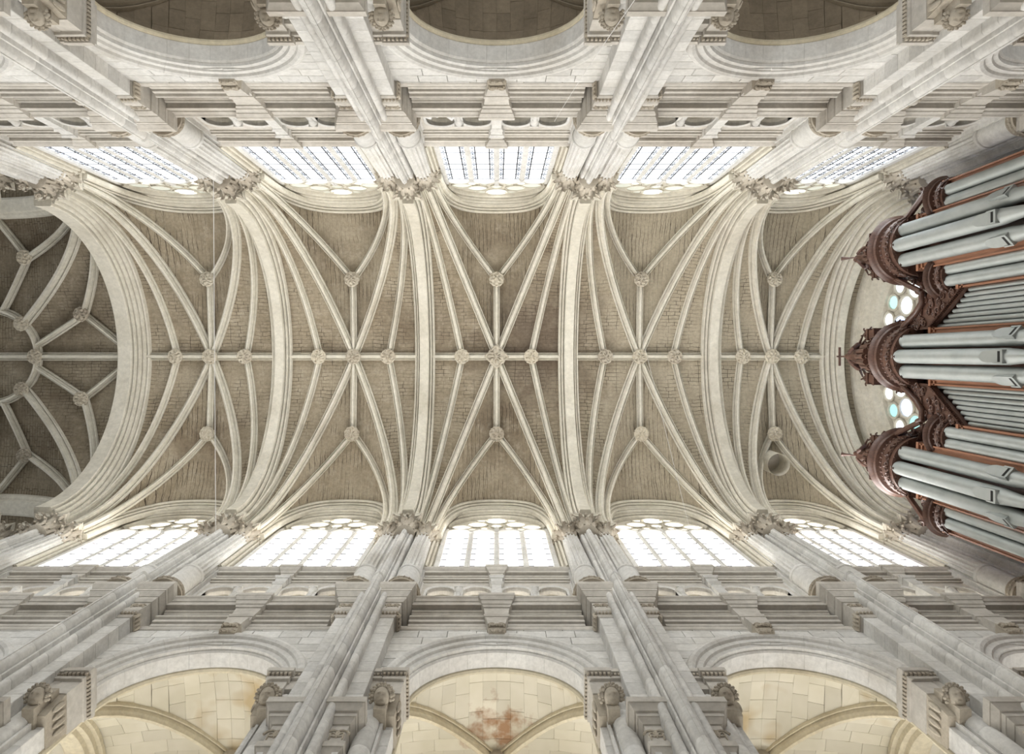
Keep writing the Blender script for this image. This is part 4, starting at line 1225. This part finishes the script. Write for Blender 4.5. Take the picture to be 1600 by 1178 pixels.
zt = tower(0, .72, .222, (-42, 0, 42), 23.25, 18.25, True)
statue(13.3, 0, zt-.05, 1.2, 'cross')
for s in (-1, 1):
    finial(13.4, s*.78, 25.1, .9); finial(13.7, s*1.08, 24.0, .55)
    zt = tower(s*3.6, .72, .222, (-42, 0, 42), 23.3, 18.5, True)
    statue(13.4, s*3.6, zt-.05, .95, 'horn'); finial(13.5, s*4.3, 24.6, .7); finial(13.5, s*2.95, 25.0, .75)
    tower(s*2.42, .34, .168, (-31, 31), 21.35, 16.2, False)
    tower(s*4.78, .34, .168, (-31, 31), 21.35, 16.2, False)
    finial(13.6, s*5.2, 22.3, .6)
    # flat field of small pipes with rising tops
    for i in range(8):
        y = .93+i*.145; k = i/7
        pipe(13.68, s*y, .066, 22.15-1.45*k**.8, 15.6-.35*k, 0)
    # carved shade over the field, and its S-shaped rail
    P0 = [(.86, 22.25), (1.1, 21.95), (1.4, 21.45), (1.75, 20.95), (2.02, 20.65), (2.05, 22.4), (1.85, 22.55), (1.5, 22.85), (1.2, 23.35), (.95, 23.6), (.84, 23.7)]
    m = MB(); m.prism([(s*a, b) for a, b in P0], 'x', 13.50, 13.62)
    rn = random.Random(5)
    for i in range(26):
        k = (i+.5)/26; y = .92+1.08*k; zlo = 22.3-1.5*k; zhi = 23.5-1.0*k
        zz = zlo+(zhi-zlo)*rn.uniform(.1, .9)
        scroll(m, (13.47, s*y, zz), rn.uniform(.08, .16), (0, s, 0), (0, 0, 1), 1.5, .03, 10, rn.choice((-1, 1)))
        leaf(m, 13.5, s*y, pi, 0, zlo+.1, -.22, .06, .05)
    m.build('carved_shade', M['oak'], org, 45)
    m = MB(); rail = [(.80, 23.75), (1.0, 23.62), (1.2, 23.3), (1.42, 22.92), (1.7, 22.62), (1.98, 22.62), (2.08, 22.85)]
    m.tube([(13.42, s*a, b) for a, b in rail], .10, 8); m.tube([(13.56, s*a, b+.1) for a, b in rail], .09, 8); m.build('s_shaped_rail', M['oak'], org, 50)
    m = MB()
    for dx, dz, rr in ((13.46, 0, .09), (13.56, .12, .07), (13.40, -.12, .05)): m.tube([(dx, s*2.08, 22.8+dz), (dx, s*2.35, 23.5+dz), (dx, s*2.85, 24.75+dz)], rr, 6)
    m.build('raking_moulding', M['oak'], org, 50); m = MB()
    for dx, dz, rr in ((13.46, 0, .09), (13.56, .12, .07)): m.tube([(dx, s*4.32, 24.3+dz), (dx, s*4.6, 23.4+dz), (dx, s*5.15, 22.5+dz)], rr, 6)
    m.build('raking_moulding', M['oak'], org, 50)
    m = MB()
    for i in range(16):
        k = i/15; y = 2.1+.75*k; zz = 21.9+rn.uniform(0, 1)*(1.0+1.9*k)
        scroll(m, (13.80, s*y, zz), rn.uniform(.09, .17), (0, 1, 0), (0, 0, 1), 1.5, .04, 10, rn.choice((-1, 1)))
        y = 4.35+.75*k; scroll(m, (13.80, s*y, 21.9+rn.uniform(0, 1)*(2.2-1.7*k)), rn.uniform(.08, .15), (0, 1, 0), (0, 0, 1), 1.5, .04, 10, rn.choice((-1, 1)))
    m.build('scroll_carving', M['oak'], org, 45)
    # upright panels between the towers
    for ya, yb, zt_, xf in ((.72, .86, 22.3, 13.5), (2.02, 2.14, 20.9, 13.46), (2.74, 2.98, 22.6, 13.3), (4.22, 4.42, 22.6, 13.3), (5.1, 5.25, 21.6, 13.5)):
        m = MB(); m.box(xf, 13.9, min(s*ya, s*yb), max(s*ya, s*yb), 3.0, zt_)
        for yy in (ya, yb): m.box(xf-.05, xf+.05, s*yy-.025, s*yy+.025, 3.0, zt_)
        m.box(xf-.08, 13.9, min(s*ya, s*yb)-.05, max(s*ya, s*yb)+.05, zt_-.12, zt_); m.box(xf-.05, 13.9, min(s*ya, s*yb)-.03, max(s*ya, s*yb)+.03, zt_-.28, zt_-.2)
        m.build('upright_panel', M['oak2'], org)
m = MB(); m.box(12.6, 14.6, -5.3, 5.3, 2.5, 3.2); m.box(13.0, 14.5, -5.2, 5.2, -EYE, 2.5); m.build('organ_loft_base', M['oak'], org)

# ------------------------------------------------------------------ wires and lamps
def wire(a, b, label, sag=.0, r=.014):
    m = MB(); pts = []
    for i in range(17):
        k = i/16; p = Vector(a).lerp(Vector(b), k); p.z -= sag*4*k*(1-k); pts.append(p)
    m.tube(pts, r, 5); tag(m.build('suspension_wire', M['iron'], None, None, a), label, 'wire', 'thin wires under the vault')
wire((-9.64, -5.985, 24.4), (-9.56, 5.985, 24.4), 'thin pale wire strung across the nave at the second pier from the left', 0., .011)
wire((6.36, -1.2, 31.7), (6.3, 6.3, 22.6), 'faint thin wire crossing the fourth bay towards its lower window', 0., .006)
wire((1.55, -6.3, 19.2), (1.75, -4.5, 9.0), 'thin slack line hanging from the upper gallery of the middle bay', .25, .005)
def lamp(x, y, z, rz, label):
    r = empty('floodlight', (x, y, z))
    m = MB(); m.cbox(x-.11, x+.11, y-.08, y+.08, z+.12, z+.34, .02); m.build('housing', M['white'], r)
    m = MB(); m.box(x-.13, x-.11, y-.02, y+.02, z+.02, z+.26); m.box(x+.11, x+.13, y-.02, y+.02, z+.02, z+.26); m.box(x-.13, x+.13, y-.03, y+.03, z, z+.03); m.build('bracket', M['white'], r)
    r.rotation_euler = (0, 0, rz); tag(r, label, 'lamp', 'floodlights on the gallery ledge')
lamp(-1.85, -6.52, 19.10, .3, 'small white floodlight on the upper gallery ledge, leftmost of three')
lamp(-1.55, -6.56, 19.10, -.2, 'small white floodlight on the upper gallery ledge, middle of three')
lamp(-1.25, -6.50, 19.10, .6, 'small white floodlight on the upper gallery ledge, rightmost of three')
lamp(-4.55, 6.56, 19.10, 0, 'small white floodlight alone on the lower gallery ledge')

for o in bpy.data.objects:
    if '_o' in o: del o['_o']
